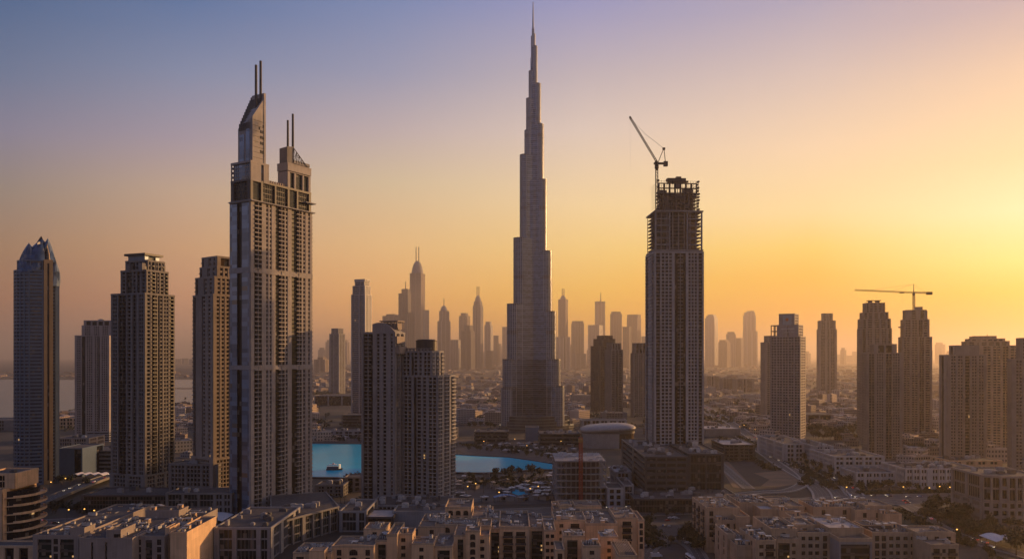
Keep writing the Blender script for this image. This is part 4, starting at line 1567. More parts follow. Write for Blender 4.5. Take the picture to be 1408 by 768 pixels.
# ================================================================== the hazy skyline far behind
SK = [
    # name, label, L, R, base, tiers, crown
    ('hazy_tower', 'small pale hazy block behind the lagoon, right of the twin-masted tower', 432, 452, 524, [(494, 0, 0), (491, .3, .2)], None),
    ('hazy_slab', 'wide flat-roofed hazy slab behind the arched-roof tower', 526, 556, 520, [(434, 0, 0), (431.5, .2, .3)], None),
    ('hazy_tower', 'stepped hazy tower with a thin needle beside the twin-needle dome tower', 548, 565, 523, [(403, 0, 0), (397, .3, .05)], 'needle:386'),
    ('needle_dome_tower', 'tallest far hazy tower with a rounded dome and two needles', 563.5, 584.5, 517, [(375, 0, 0)], 'dome2:357:338'),
    ('hazy_tower', 'narrow hazy annex standing against the twin-needle dome tower', 582, 590, 519, [(426, 0, 0)], None),
    ('hazy_tower', 'brown hazy block in front of the twin-needle dome tower', 556, 570, 526, [(432, 0, 0), (429, .2, .1)], None),
    ('domed_tower', 'hazy tower with a small round dome and one needle, left of the drum-shouldered block', 601.5, 619.5, 519, [(441, 0, 0), (427, .15, .1)], 'dome1:419:409'),
    ('hazy_tower', 'hazy square tower with a stepped top behind the broad hazy block', 631, 646.5, 514, [(434, 0, 0), (430, .2, .2)], None),
    ('hazy_block', 'broad hazy block in front of the thin twin-needle tower', 633.5, 652.5, 519, [(455, 0, 0), (447, .25, .15)], None),
    ('needle_dome_tower', 'thin hazy tower with pointed dome and two needles, just left of the tallest skyscraper', 650, 664.5, 516, [(420, 0, 0), (414, .1, .1)], 'dome2:405:393'),
    ('hazy_tower', 'hazy plain tower with a notch in its top, near the tallest skyscraper', 666, 677.5, 514, [(447, 0, 0), (442, .15, .15)], None),
    ('hazy_tower', 'short hazy tower between two plain ones, near the tallest skyscraper', 668, 679, 516, [(482, 0, 0)], None),
    ('hazy_tower', 'slim hazy tower against the left foot of the tallest skyscraper', 678.5, 685.5, 511, [(461, 0, 0)], None),
    ('hazy_tower', 'hazy tower peeping out directly beside the tallest skyscraper', 690.5, 702, 511, [(449, 0, 0)], None),
    ('hazy_block', 'low hazy block beneath the drum-topped tower skyline', 619, 634, 516, [(467, 0, 0)], None),
    ('needle_dome_tower', 'hazy domed tower with two needles, just right of the tallest skyscraper', 767.5, 781, 515, [(411, 0, 0)], 'dome2:405:396'),
    ('hazy_block', 'wide hazy block under the domed tower right of the tallest skyscraper', 764, 784, 518, [(463, 0, 0)], None),
    ('hazy_tower', 'hazy flat-topped tower between the domed tower and the needle tower', 785.5, 803, 513, [(444, 0, 0), (441, .05, .05)], None),
    ('hazy_block', 'low hazy block at the foot of the flat-topped hazy tower', 786, 806, 517, [(486, 0, 0)], None),
    ('hazy_tower', 'wide hazy slab in front of the square needle tower', 808.5, 829, 514, [(446.5, 0, 0)], None),
    ('needle_tower', 'hazy square tower with a single tall needle on its flat top', 818, 832, 511, [(415.5, 0, 0), (414, -.05, -.05)], 'needle:401'),
    ('hazy_tower', 'hazy tower with a rounded parapet above the dark twin towers', 839, 855, 514, [(431, 0, 0), (428, .1, .1)], None),
    ('fretted_tower', 'hazy tower with a fretted top beside the unfinished tower', 862, 881.5, 514, [(437, 0, 0), (432, 0, 0)], None),
    ('hazy_tower', 'hazy slim tower in front of the fretted-top tower', 856, 868, 517, [(449, 0, 0)], None),
    ('hazy_tower', 'slim hazy sliver touching the unfinished tower', 882, 889, 514, [(462, 0, 0)], None),
    ('hazy_tower', 'round-shouldered hazy tower just right of the unfinished tower', 969.5, 987, 513, [(437, 0, 0), (434, .1, .1), (432, .25, .2)], None),
    ('hazy_tower', 'shorter hazy tower with cut corner, between the two tall hazy towers', 988, 1004, 514, [(470, 0, 0), (467, .1, .2)], None),
    ('hazy_tower', 'hazy tower with a small domed top in the middle of the hazy group', 998.5, 1011.5, 513, [(459, 0, 0), (456, .15, .15)], None),
    ('hazy_tower', 'plain hazy tower directly left of the tall crowned hazy tower', 1010.5, 1022, 513, [(464.5, 0, 0)], None),
    ('crowned_tower', 'tall hazy tower with sloping crowned shoulders left of the white gridded tower', 1021.5, 1041, 512, [(455, 0, .0), (433, 0, .13), (429, .1, .2), (427, .3, .3)], None),
    ('hazy_tower', 'faint far block with a crane behind the crane-topped tower', 1286.5, 1299.5, 506, [(473, 0, 0), (470.5, .1, .3)], None),
    ('hazy_block', 'very faint far slab right of the pencil tower', 1150, 1161, 502, [(487, 0, 0)], None),
    ('hazy_block', 'very faint far tower left of the stepped-top tower', 1162, 1179, 502, [(488.5, 0, 0), (483, .7, .0)], None),
    ('hazy_block', 'first of the faint grey blocks across the water', 238, 249, 508, [(493, 0, 0)], None),
    ('hazy_block', 'middle one of the faint grey blocks across the water', 250.5, 258.5, 507, [(492.5, 0, 0)], None),
    ('hazy_block', 'last of the faint grey blocks across the water', 260, 267, 508, [(493.5, 0, 0)], None),
]
for nm, lb, L, Rr, base, tiers, crown in SK:
    base = 490 + (base - 490) * .62
    a = random.choice((-24, -18, 20, 26))
    M = Rr - (Rr - L) * .25 if a < 0 else L + (Rr - L) * .25
    fr = random.choice(('p.7 w2 p.5 w2 p.7', 'p.6 w1.5 p.6 w1.5 p.5 w1.5 p.6', 'p1 v2 p1 v2 p1', 'p.5 w1 p.5 o.6 p.5 w1 p.5'))
    T = tower(nm, lb, L, M, Rr, base, a, [(y, l, r, .0 if i == 0 else .08, 0 if i == 0 else .08) for i, (y, l, r) in enumerate(tiers)],
              random.choice(('grey', 'brown', 'tan', 'lightgrey')), 'glass', fr, fh=9.0, lod=1, cat='tower', rear='p1', pro=.5)
    if crown:
        q = crown.split(':')
        if q[0] == 'needle':
            mast(T, T.W * .1, 0, T.top - 1, T.z(float(q[1])), T.k * .75, 'darkmetal', T.k * .4, 'needle')
        else:
            zd, zn = T.z(float(q[1])), T.z(float(q[2]))
            dome(T, 0, 0, T.top - 2, min(T.W, T.D) * .5, zd - T.top, 'grey', 16, .5)
            if q[0] == 'dome1':
                mast(T, 0, 0, zd - 5, zn, T.k * .7, 'darkmetal', T.k * .4, 'needle')
            else:
                for s in (-1, 1):
                    mast(T, s * T.W * .12, 0, zd - 18, zn, T.k * .7, 'darkmetal', T.k * .55, 'needle')

# the faintest layer: low blocks nearly lost in the haze
for px in list(range(596, 900, 21)) + list(range(978, 1180, 25)) + [436, 446, 470, 512, 1282, 1306]:
    x0 = px + random.uniform(-6, 6)
    w = random.uniform(6, 13)
    y = random.uniform(466, 487) if px < 1050 else random.uniform(480, 488)
    T = tower('faint_block', 'faint low block in the palest layer of the far skyline', x0, x0 + w * .7, x0 + w, 500.5, -20, [(y, 0, 0, 0, 0), (y - 3, .2, .25, .1, .1)],
              random.choice(('grey', 'brown', 'tan')), 'glass', 'p.6 v2 p.6', fh=14.0, lod=1, cat='tower', rear='p1', group='faint blocks of the far skyline')
# ================================================================== low buildings
def tower0(name, label, L, Rr, base, top, depth, bays, wallm='grey', glassm='glass', cat='building', fh=3.8, lod=0, plant=0, par=1.2, side=None, roofm='roof', pro=.25, group=None, rear=None, name2='block'):
    """low block square to the view: edges, foot row and roof row of its front in the photo"""
    T = frame(name, label, cat, L, L, Rr, base, 0, depth, group, face=False)
    side = side or bays
    mass(T.root, rect(-T.W / 2, T.W / 2, -T.D / 2, T.D / 2), 0, T.z(top), [bays, side, rear or 'p1 g4 p1', side], wallm, glassm, name2, fh, lod, roofm=roofm, par=par, pro=pro)
    if plant:
        roof_plant(T, -T.W * .46, T.W * .4, -T.D * .45, T.D * .4, T.z(top) + .45, plant)
    return T


tower0('low_hotel', 'low block with pale flat roofs and a band of square windows near the sea', 78, 122, 624, 603, 42, 'p.5 v2 p.5 v2 p.5', 'tan', fh=5, plant=5)
tower0('dark_hall', 'dark windowless hall with grey end wall below the low hotel block', 80, 113, 655, 617, 45, 'p2 o1', 'bluepanel', fh=6)
tower0('banded_car_park', 'reddish parking block with long open bands left of the stepped brown tower', 113.5, 160, 648, 620, 46, 'h1', 'brown', fh=4.2, plant=3)
tower0('seaside_hall', 'long low hall with sunlit orange front at the water edge', 81, 110, 590, 575, 50, 'p.4 v2 p.4 v2 p.4 v2 p.4', 'sand', fh=6, lod=1)
tower0('seaside_shed', 'dark low building at the shore left of the sail-crowned tower', -30, 23, 592, 578, 60, 'p1 v1 p1', 'brown', fh=6, lod=1)
tower0('dark_podium', 'long dark glass podium in front of the stepped brown tower', 112, 232, 706, 682, 40, 'g1', 'darkbrown', 'glassgreen', fh=4, plant=3)
tower0('deck_podium', 'dark podium deck with tall arcade under the gold-faced tower', 228, 319, 716, 679, 26, 'p.5 g3 p.5 g3 p.5 g3 p.6 v1.4 p.4 v1.4 p.4', 'brown', 'glassgreen', fh=5, plant=4)
tower0('mast_tower_podium', 'stepped grey podium with dark openings at the foot of the twin-masted tower', 294, 372, 772, 727, 70, 'p.8 g2 p.7 g3 p.7 g1 p.5', 'grey', 'glassgreen', fh=7, plant=10)


def quad_block(name, label, pts, top, bays, wallm, glassm, fh=4.0, plant=0, cat='building'):
    """block on an odd plan: pts = photo points of its foot, counter-clockwise seen from above"""
    w = [G(*p) for p in pts]
    ox, oy = w[0]
    d = oy
    r = empty(name, (ox, oy, 0), 0, label, cat)
    poly = [(x - ox, y - oy) for x, y in w]
    z1 = ZH(top, d)
    mass(r, poly, 0, z1, bays, wallm, glassm, 'block', fh, par=1.0)
    T = Tower()
    T.root = r
    if plant:
        cx, cy = sum(p[0] for p in poly) / len(poly), sum(p[1] for p in poly) / len(poly)
        roof_plant(T, cx - 18, cx + 14, cy - 14, cy + 10, z1 + .4, plant)
    return T


quad_block('curved_glass_podium', 'podium with a long slanting row of glass bays, right of the twin-masted tower', [(373, 758), (418, 743), (466, 729), (448, 706), (372, 712)], 722,
           ['p.4 g2 p.4 g2 p.4 g2 p.4', 'p.4 g2 p.4 g2 p.4 g2 p.4 g2 p.4', 'p1', 'p1', 'p1'], 'brown', 'glassgreen', 6.5, 9)
tower0('glass_corner_block', 'low grey block with two large dark windows beside the curved glass podium', 466.5, 503, 731, 704, 50, 'p.6 g2.6 p.6 g1 p.3', 'grey', 'glassgreen', fh=8, plant=3)
tower0('grey_roofed_box', 'dark box building with pale flat roof behind the sandy apartments', 503.5, 540, 733, 712, 30, 'p.2 o4 p.2', 'darkbrown', fh=6, roofm='rooflight')
tower0('grey_wall_block', 'plain grey-walled low block between the pale-roofed box and the sandy terrace', 540.5, 612, 727, 704, 26, 'p1', 'grey', plant=6)
tower0('roof_market', 'long low cluttered roof at the foot of the drum-topped tower', 508, 618, 709, 696, 45, 'p.3 v2 p.3 v2 p.3', 'grey', fh=4, plant=22)
tower0('shore_pavilion', 'stone waterside pavilion with a pointed flat roof beside the arched-roof tower', 474, 497, 676, 657, 22, 'p.6 o1 p.4 v1 p.4', 'tan', fh=5)
tower0('shore_arcade', 'long low arcade along the near lagoon shore', 434, 472, 683, 668, 25, 'p.4 v1 p.4 v1 p.4 v1 p.4', 'brown', fh=4, plant=6)
tower0('far_hall', 'long dark hall with two pale piers beyond the lagoon', 432, 488, 557, 544, 60, 'p.15 o2 p.2 o2 p.2 o2', 'grey', fh=20, lod=1)
tower0('dark_round_hall', 'dark low hall touching the blue-grey tower foot', 470, 500, 588, 571, 50, 'h1', 'darkbrown', fh=6, lod=1)
tower0('lakeside_row', 'long pale row building on the far lagoon shore', 432, 500, 601, 593, 30, 'p.3 v1 p.3 v1 p.3 v1 p.3 v1 p.3 v1 p.3', 'grey', fh=4, lod=1, plant=8)
tower0('skyscraper_annex', 'dark low annex with lit windows left of the tallest skyscraper foot', 652, 699, 609, 594, 40, 'h1', 'darkbrown', 'pane', fh=5, plant=4)
tower0('grey_cube_hall', 'grey cube-shaped hall in front of the tallest skyscraper', 723, 741, 606, 588, 30, 'p1', 'bluepanel', fh=5)
tower0('long_dark_mall', 'long dark flat mall right of the tallest skyscraper foot', 742, 799, 614, 597, 55, 'h1', 'darkbrown', fh=6, plant=9)
tower0('pale_colonnade', 'pale colonnaded low building behind the rounded hall', 800, 862, 588, 578, 40, 'p.3 v1 p.3 v1 p.3 v1 p.3 v1 p.3 v1 p.3', 'lightgrey', fh=9, lod=1)
tower0('brown_low_block', 'brown flat block below the dark twin towers', 828, 862, 581, 568, 40, 'p1 w4 p1', 'brown', lod=1, plant=3)
tower0('hill_hall', 'low oval-roofed hall in the haze left of the dark twin towers', 787, 814, 556, 544, 50, 'p1', 'tan', lod=1)


# rounded white hall with an overhanging curved roof
def rounded_hall():
    d = DEP(617)
    k = d / F
    r = empty('rounded_hall', ((839 - CX) * k, d + 34, 0), 0, 'pale rounded hall with a curved overhanging roof and one dark side', 'hall')
    a, b = 36 * k, 30
    def outline(s, n=40):
        out = []
        for i in range(n):
            w = 2 * pi * i / n
            c, s_ = cos(w), sin(w)
            out.append((a * s * math.copysign(abs(c) ** .55, c), b * s * math.copysign(abs(s_) ** .55, s_)))
        return out
    o = outline(1.0)
    wl, dk = MB(), MB()
    z1 = ZH(593, d)
    for i in range(40):
        p, q = o[i], o[(i + 1) % 40]
        tgt = dk if 31 <= i <= 37 else wl
        tgt.quad((p[0], p[1], 0), (q[0], q[1], 0), (q[0] * 1.02, q[1] * 1.02, z1), (p[0] * 1.02, p[1] * 1.02, z1))
    wl.build('wall', MT['hallwall'], r)
    dk.build('glass_side', MT['glassgold'], r)
    rf = MB()
    n = 40
    prof = [(1.03, z1 - .5), (1.08, z1 + 1.5), (1.05, z1 + 4.0), (.80, z1 + 7), (.4, z1 + 8.6), (.02, z1 + 9)]
    base = len(rf.v)
    for s, z in prof:
        rf.v += [(x, y, z + 0.05 * x) for x, y in outline(s)]
    for j in range(len(prof) - 1):
        for i in range(n):
            q = (i + 1) % n
            rf.f.append((j * n + i, j * n + q, (j + 1) * n + q, (j + 1) * n + i))
            rf.m.append(0)
    rf.build('roof', MT['hallwall'], r, smooth=True)
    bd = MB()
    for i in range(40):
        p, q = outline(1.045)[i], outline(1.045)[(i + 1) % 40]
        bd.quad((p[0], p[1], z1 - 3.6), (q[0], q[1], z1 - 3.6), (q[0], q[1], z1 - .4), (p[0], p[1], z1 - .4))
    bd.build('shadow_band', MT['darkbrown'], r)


rounded_hall()


# concrete frame block still being built
def frame_block():
    T = frame('concrete_frame_block', 'unfinished concrete block with open floors and steel rods on its roof', 'building', 764, 764, 834, 696, 0, 62, None, False)
    W_, D_ = T.W, T.D
    n = 7
    zt = T.z(634)
    h = zt / n
    sl = MB()
    for k in range(1, n + 1):
        sl.box(-W_ / 2, W_ / 2, -D_ / 2, D_ / 2, k * h - .5, k * h)
        sl.box(-W_ / 2, W_ / 2, -D_ / 2 - .12, -D_ / 2 + .15, k * h, k * h + .6)
    sl.build('slab', MT['grey'], T.root)
    co = MB()
    for i in range(11):
        x = -W_ / 2 + .5 + (W_ - 1) * i / 10
        for j in range(4):
            y = -D_ / 2 + .8 + (D_ - 1.6) * j / 3
            co.box(x - .35, x + .35, y - .35, y + .35, 0, zt - .5)
    co.build('column', MT['rawconcrete'], T.root)
    cw = MB()
    cw.box(-W_ * .3, W_ * .36, -D_ * .36, D_ * .3, 0, zt - .6)
    for k in range(n):
        for q in range(9):
            if random.random() < .5:
                x = random.uniform(-W_ / 2 + 1, W_ / 2 - 6)
                cw.box(x, x + random.uniform(2, 6), -D_ / 2 + 1.6, -D_ / 2 + 1.8, k * h, k * h + h * random.uniform(.4, .85))
    cw.build('core_wall', MT['darkbrown'], T.root)
    rb = MB()
    for q in range(140):
        x, y = random.uniform(-W_ / 2 + .5, W_ / 2 - .5), random.uniform(-D_ / 2 + .5, D_ / 2 - .5)
        rb.tube((x, y, zt), (x, y, zt + random.uniform(1, 3.2)), .12, k=4)
    for q in range(20):
        x, y = random.uniform(-W_ / 2 + 1, W_ / 2 - 6), random.uniform(-D_ / 2 + 1, D_ / 2 - 5)
        rb.box(x, x + random.uniform(1.5, 5), y, y + random.uniform(1, 3), zt + .02, zt + random.uniform(.5, 2.0))
    tag(rb.build('steel_rods', MT['unit'], T.root), kind='stuff')
    r = empty('hoist_mast', ((798.5 - CX) / F * (T.d - 3), T.d - 3, 0), 0, 'red lattice hoist mast rising in front of the concrete frame block', 'hoist')
    mb = MB()
    lattice(mb, (0, 0, 0), (0, 0, ZH(600, T.d)), 2.6, 26, .28)
    mb.build('mast', MT['red'], r)
    mb = MB()
    mb.box(-1.8, 1.8, -1.8, 1.8, ZH(607, T.d), ZH(602, T.d))
    mb.box(-1.9, 1.9, 1.4, 3.0, ZH(650, T.d), ZH(646, T.d))
    mb.build('hoist_cage', MT['craneyellow'], r)


frame_block()
tower0('white_service_block', 'small white block with square openings between the frame block and the glass podium', 835, 857, 697, 672, 30, 'p.4 v1 p.3 v1 p.4', 'lightgrey', fh=6)
tower0('sloped_service_wing', 'grey service wing with a pale slanted roof behind the small white block', 846, 868, 682, 650, 40, 'p.5 v2 p.5', 'grey', fh=5, plant=7, roofm='rooflight')
tower0('glazed_wing', 'low wing with dark windows beside the unfinished tower podium', 857.5, 871, 697, 668, 45, 'p.3 g2 p.3', 'grey', fh=6, plant=3)
tower0('tower_podium', 'broad banded podium block carrying the unfinished tower', 887, 946, 694, 629, 150, 'p.25 h1.2 p.15 h1.2 p.15 h1.2 p.15 h1.2 p.25', 'darkgrey', 'glassgreen', fh=5.4, plant=34, side='p.4 h2 p.4 h2')
tower0('dark_podium_wing', 'dark windowless podium wing right of the banded podium', 946.6, 995, 690, 625, 90, 'p.5 g3 p.3 g3 p.5', 'darkgrey', 'glassgreen', fh=9, plant=16)
tower0('low_glass_podium', 'long low black glass podium with cluttered roof in front of the unfinished tower', 872, 1022, 705, 687, 62, 'g1', 'darkbrown', 'glassgreen', fh=6, plant=30)
tower0('brown_office', 'small dark brown office block with bright flat roof left of the highway', 995, 1038, 634, 612, 60, 'p.3 w3 p.3 w3 p.3', 'darkbrown', fh=4.2, plant=5, roofm='rooflight', lod=1)
tower0('depot_shed', 'pale flat depot behind the brown office block', 970, 1018, 600, 590, 60, 'p1', 'tan', fh=4, lod=1, plant=6, roofm='rooflight')
tower0('slope_roofed_podium', 'pale podium with long windows at the foot of the white gridded tower', 1079, 1119, 635, 611, 110, 'p.4 v1 p.3 v1 p.3 v1 p.4', 'white', fh=5, plant=10)
tower0('white_corner_hall', 'white hall with tall openings right of the gridded tower podium', 1119.5, 1146, 640, 614, 70, 'p.6 v1 p.4 v1 p.6', 'lightgrey', fh=6, plant=7)
tower0('white_terrace_block', 'white block with a grid of windows behind the highway trees', 1146.5, 1216, 654, 628, 70, 'p.3 w1 p.3 w1 p.3 w1 p.3 w1 p.3 w1 p.3', 'white', fh=5.5, plant=14, pro=.5)
tower0('white_corner_block', 'low white corner block with two rows of square windows by the boulevard', 1176, 1232, 668, 650, 36, 'p.4 w1.2 p.4 w1 p.3 w1 p.3 w1 p.3 w1 p.4', 'white', fh=5.5, plant=4, pro=.5)
tower0('white_street_block', 'long white street block with three rows of square windows', 1244, 1348, 672, 645, 50, 'p.4 w1 p.3 w1 p.3 w1 p.5 p.5 w1 p.3 w1 p.3 w1 p.5 p.5 w1 p.3 w1 p.3 w1 p.4', 'white', fh=5.6, plant=24, pro=.5)
tower0('pink_rear_block', 'rosy low block behind the long white street block', 1306, 1378, 655, 634, 40, 'p.5 w1 p.5 w1 p.5 w1 p.5 w1 p.5', 'sand', fh=5, plant=10, lod=1)
tower0('tower_base_block', 'low brown base between the two hazy right-hand towers', 1236, 1292, 606, 597, 40, 'h1', 'brown', lod=1, plant=4)
tower0('far_mall', 'wide low dark mall with one pale stair tower beyond the highway', 1108, 1146, 584, 570, 60, 'p1 o4 p.5 o4 p1', 'brown', fh=12, lod=1)
for i, (L, Rr, bs, tp, lb) in enumerate([(969, 991, 533, 517, 'hazy apartment block close beside the unfinished tower'), (993, 1009, 538, 520, 'hazy apartment block second from the unfinished tower'),
                                         (1011, 1037, 539, 521, 'hazy apartment block with pale uprights beside the brown low tower'), (1000, 1030, 556, 548, 'low hazy block by the far highway')]):
    tower0('apartment_block', lb, L, Rr, bs, tp, 40, 'p.5 w1 p.3 o.3 p.3 w1 p.5', 'tan', fh=5, lod=1, plant=3)

# low building with the curved front, right edge
T = frame('curved_low_building', 'low building with curved front of tall dark windows at the picture edge', 'building', 1351, 1351, 1432, 722, 0, 44, None, False)
W_, D_ = T.W, T.D
arc = [(-W_ / 2 + W_ * i / 8, -D_ / 2 - 5.5 * sin(pi * i / 8)) for i in range(9)] + [(W_ / 2, D_ / 2), (-W_ / 2, D_ / 2)]
bb = ['p.35 v2 p.35' if i % 2 else 'p.35 w2 p.35' for i in range(8)] + ['p1', 'p1', 'p.4 w1 p.4 w1 p.4 w1 p.4']
zt = T.z(655)
mass(T.root, arc, 0, zt * .48, bb, 'tan', 'pane', 'lower_storeys', 5.2, par=.4)
mass(T.root, arc, zt * .48 + .6, zt, ['p.4 g2 p.3' if i % 3 != 2 else 'p.5 v2 p.4' for i in range(8)] + ['p1', 'p1', 'p.4 g2 p.4 g2 p.4'], 'tan', 'glass', 'upper_storeys', 8.0, par=1.5)
roof_plant(T, -W_ * .4, W_ * .3, -D_ * .3, D_ * .3, zt + .4, 7)

# balconied apartment building, left edge
T = frame('balconied_building', 'apartment building with rounded balconies and sand-coloured window grid, at the picture edge', 'building', -62, -62, 3, 744, 0, 40, None, False)
W_, D_ = T.W, T.D
zt = T.z(675)
mass(T.root, rect(-W_ / 2, W_ / 2, -D_ / 2, D_ / 2), 0, zt, ['p1 w1.4 p.8 w1.4 p.8 w1.4 p.8 w1.4 p.8', 'p1', 'p1', 'p1'], 'sand', 'pane', 'block', 6.0)
mass(T.root, rect(-W_ * .1, W_ * .62, -D_ * .3, D_ * .4), zt + .5, T.z(655), ['p.5 g3 p1.5', 'p1', 'p1', 'p1'], 'sand', 'glass', 'penthouse', 6.0)
rr = 11.0
arc = [(W_ / 2 + .3, -D_ / 2 + 2)] + [(W_ / 2 + 3 + rr * cos(w), 3 + (D_ * .47) * sin(w)) for w in [R(-80 + 20 * i) for i in range(9)]] + [(W_ / 2 + .3, D_ / 2 - 2)]
core = MB()
core.prism([(x * .0 + (W_ / 2 + .2) + (x - W_ / 2) * .62, y * .86) for x, y in arc], 0, zt - 1)
core.build('glazing', MT['pane'], T.root)
nb = int(zt / 6.0)
for k in range(nb + 1):
    mb = MB()
    z0 = k * 6.0 - .4
    mb.prism(arc, z0, z0 + .5)
    for p, q in zip(arc[1:-2], arc[2:-1]):
        L_, u, n_ = seg_axes(p, q)
        mb.obox(p, u, n_, 0, L_, -.3, 0, z0 + .5, z0 + 1.7)
    mb.build('balcony', MT['sand'], T.root)
roof_plant(T, -W_ * .4, W_ * .5, -D_ * .25, D_ * .2, T.z(655) + .5, 4)
tower0('low_street_wing', 'low sand-coloured street wing under the balconied building', -20, 46, 772, 752, 14, 'p.6 o1 p.6 o1 p.6 o1 p.6', 'sand', fh=8)

# ================================================================== the sandy apartment blocks of the foreground
WINC, BALC, UNITC = {}, {}, {}


def window_mesh(kind, w, h):
    key = (kind, round(w * 5), round(h * 5))
    if key in WINC:
        return WINC[key]
    mb = MB()
    mb.box(-w / 2, w / 2, .34, .40, 0, h, 0)                       # pane, deep in the reveal
    f = .09
    for x in (-w / 2, w / 2 - f):
        mb.box(x, x + f, .26, .36, 0, h, 1)
    for z in (0, h - f):
        mb.box(-w / 2 + f, w / 2 - f, .265, .355, z, z + f, 1)
    n = max(1, int(w / 1.1))
    for i in range(1, n):
        x = -w / 2 + w * i / n
        mb.box(x - .035, x + .035, .27, .35, f, h - f, 1)
    if h > 2.4:
        mb.box(-w / 2 + f, w / 2 - f, .275, .345, h * .68, h * .68 + .07, 1)
    if kind == 'a':                                                # arched head: wall-coloured corners
        m_ = 8
        for s in (-1, 1):
            pts = [(s * w / 2, h)]
            for i in range(m_ + 1):
                t_ = pi / 2 * i / m_
                pts.append((s * w / 2 * cos(t_), h - w * .42 + w * .42 * sin(t_)))
            for y in (-.001,):
                mb.poly([(x, y + .02, z) for x, z in pts], 2)
    mb.box(-w / 2 - .12, w / 2 + .12, -.10, .30, -.14, -.02, 2)    # sill
    WINC[key] = mb.mesh('window', [MT['pane'], MT['frame'], MT['sandlight']])
    return WINC[key]


def balcony_mesh(w):
    key = round(w * 4)
    if key not in BALC:
        mb = MB()
        mb.box(-w / 2, w / 2, -1.3, 0, -.25, 0)
        mb.box(-w / 2, w / 2, -1.3, -1.18, 0, 1.05, 0)
        for s in (-1, 1):
            x = s * (w / 2 - .06)
            mb.box(x - .06, x + .06, -1.18, 0, 0, 1.05, 0)
        BALC[key] = mb.mesh('balcony', [MT['darkbrown']])
    return BALC[key]


def unit_mesh(i):
    if i in UNITC:
        return UNITC[i]
    mb = MB()
    mats = [MT['unit'], MT['unitdark'], MT['sand']]
    if i == 0:
        mb.box(-1.2, 1.2, -.8, .8, .25, 1.7)
        mb.lathe(0, 0, [(.65, 1.7), (.65, 1.9)], 12, 1)
        for x in (-1, 1):
            mb.box(x - .1, x + .1, -.7, .7, 0, .25, 1)
    elif i == 1:
        mb.box(-2.6, 2.6, -.9, .9, .3, 2.1)
        for x in (-1.6, 0, 1.6):
            mb.lathe(x, 0, [(.6, 2.1), (.6, 2.3)], 12, 1)
        for x in (-2.2, 2.2):
            mb.box(x - .15, x + .15, -.8, .8, 0, .3, 1)
    elif i == 2:
        mb.lathe(0, 0, [(1.0, .3), (1.05, 1.0), (1.0, 1.9), (.6, 2.2), (.02, 2.3)], 14)
        for x in (-.6, .6):
            mb.box(x - .1, x + .1, -.6, .6, 0, .3, 1)
    elif i == 3:
        mb.box(-3.2, 3.2, -.35, .35, .5, 1.1)
        mb.box(2.6, 3.2, -.35, 2.6, .5, 1.1)
        for x in (-2.6, 0, 2.4):
            mb.box(x - .08, x + .08, -.3, .3, 0, .5, 1)
    elif i == 4:
        mb.box(-1.6, 1.6, -1.3, 1.3, 0, 2.5, 2)
        mb.box(-1.75, 1.75, -1.45, 1.45, 2.5, 2.7, 0)
        mb.box(-.5, .5, -1.36, -1.31, 0, 2.0, 1)
    elif i == 5:
        mb.tube((0, 0, 0), (0, 0, 1.2), .07, k=6)
        mb.lathe(0, 0, [(.05, 1.1), (.5, 1.25), (.8, 1.55)], 14)
    elif i == 6:
        for k in range(5):
            mb.box(-1.5 + k * .65, -1.1 + k * .65, -.5, .5, .2, 1.3 + .1 * (k % 2), k % 2)
        mb.box(-1.7, 1.7, -.6, .6, 0, .2, 1)
    elif i == 7:
        for k in range(4):
            mb.lathe(-1.2 + k * .8, .2 * (k % 2), [(.28, 0), (.34, .5), (.05, .52)], 8, 2)
            for q in range(5):
                a_ = q * 1.3 + k
                mb.tube((-1.2 + k * .8, .2 * (k % 2), .45), (-1.2 + k * .8 + .4 * cos(a_), .2 * (k % 2) + .4 * sin(a_), 1.2 + .15 * q), .1, .02, 4, 1)
    elif i == 8:
        for k in range(3):
            mb.tube((-2.5, k * .35, .4), (2.5, k * .35, .4), .09, k=5)
        mb.tube((2.5, 0, .4), (2.5, 2.2, .4), .09, k=5)
        for x in (-2, 0, 2):
            mb.box(x - .07, x + .07, -.1, .8, 0, .32, 1)
    elif i == 9:
        for x in (-1.5, 1.5):
            for y in (-1.2, 1.2):
                mb.box(x - .06, x + .06, y - .06, y + .06, 0, 2.3, 1)
        mb.box(-1.7, 1.7, -1.4, 1.4, 2.3, 2.42)
    UNITC[i] = mb.mesh('roof_unit', mats)
    return UNITC[i]


def wallface(mb, p, u, n, L, z0, z1, ops, depth=.42):
    """flat wall with real openings and their reveals"""
    us = sorted({0.0, L, *[o[0] for o in ops], *[o[1] for o in ops]})
    zs = sorted({z0, z1, *[o[2] for o in ops], *[o[3] for o in ops]})
    def P(a, z, o=0.0):
        return (p[0] + u[0] * a + n[0] * o, p[1] + u[1] * a + n[1] * o, z)
    for i in range(len(us) - 1):
        col = [o for o in ops if o[0] <= us[i] + 1e-6 and o[1] >= us[i + 1] - 1e-6]
        run = None
        for j in range(len(zs) - 1):
            hole = any(o[2] <= zs[j] + 1e-6 and o[3] >= zs[j + 1] - 1e-6 for o in col)
            if hole:
                if run is not None:
                    mb.quad(P(us[i], run), P(us[i + 1], run), P(us[i + 1], zs[j]), P(us[i], zs[j]))
                    run = None
            elif run is None:
                run = zs[j]
        if run is not None:
            mb.quad(P(us[i], run), P(us[i + 1], run), P(us[i + 1], z1), P(us[i], z1))
    for a0, a1, b0, b1 in ops:
        e = -depth
        mb.quad(P(a0, b0), P(a1, b0), P(a1, b0, e), P(a0, b0, e))
        mb.quad(P(a0, b1, e), P(a1, b1, e), P(a1, b1), P(a0, b1))
        mb.quad(P(a0, b0), P(a0, b0, e), P(a0, b1, e), P(a0, b1))
        mb.quad(P(a1, b0, e), P(a1, b0), P(a1, b1), P(a1, b1, e))


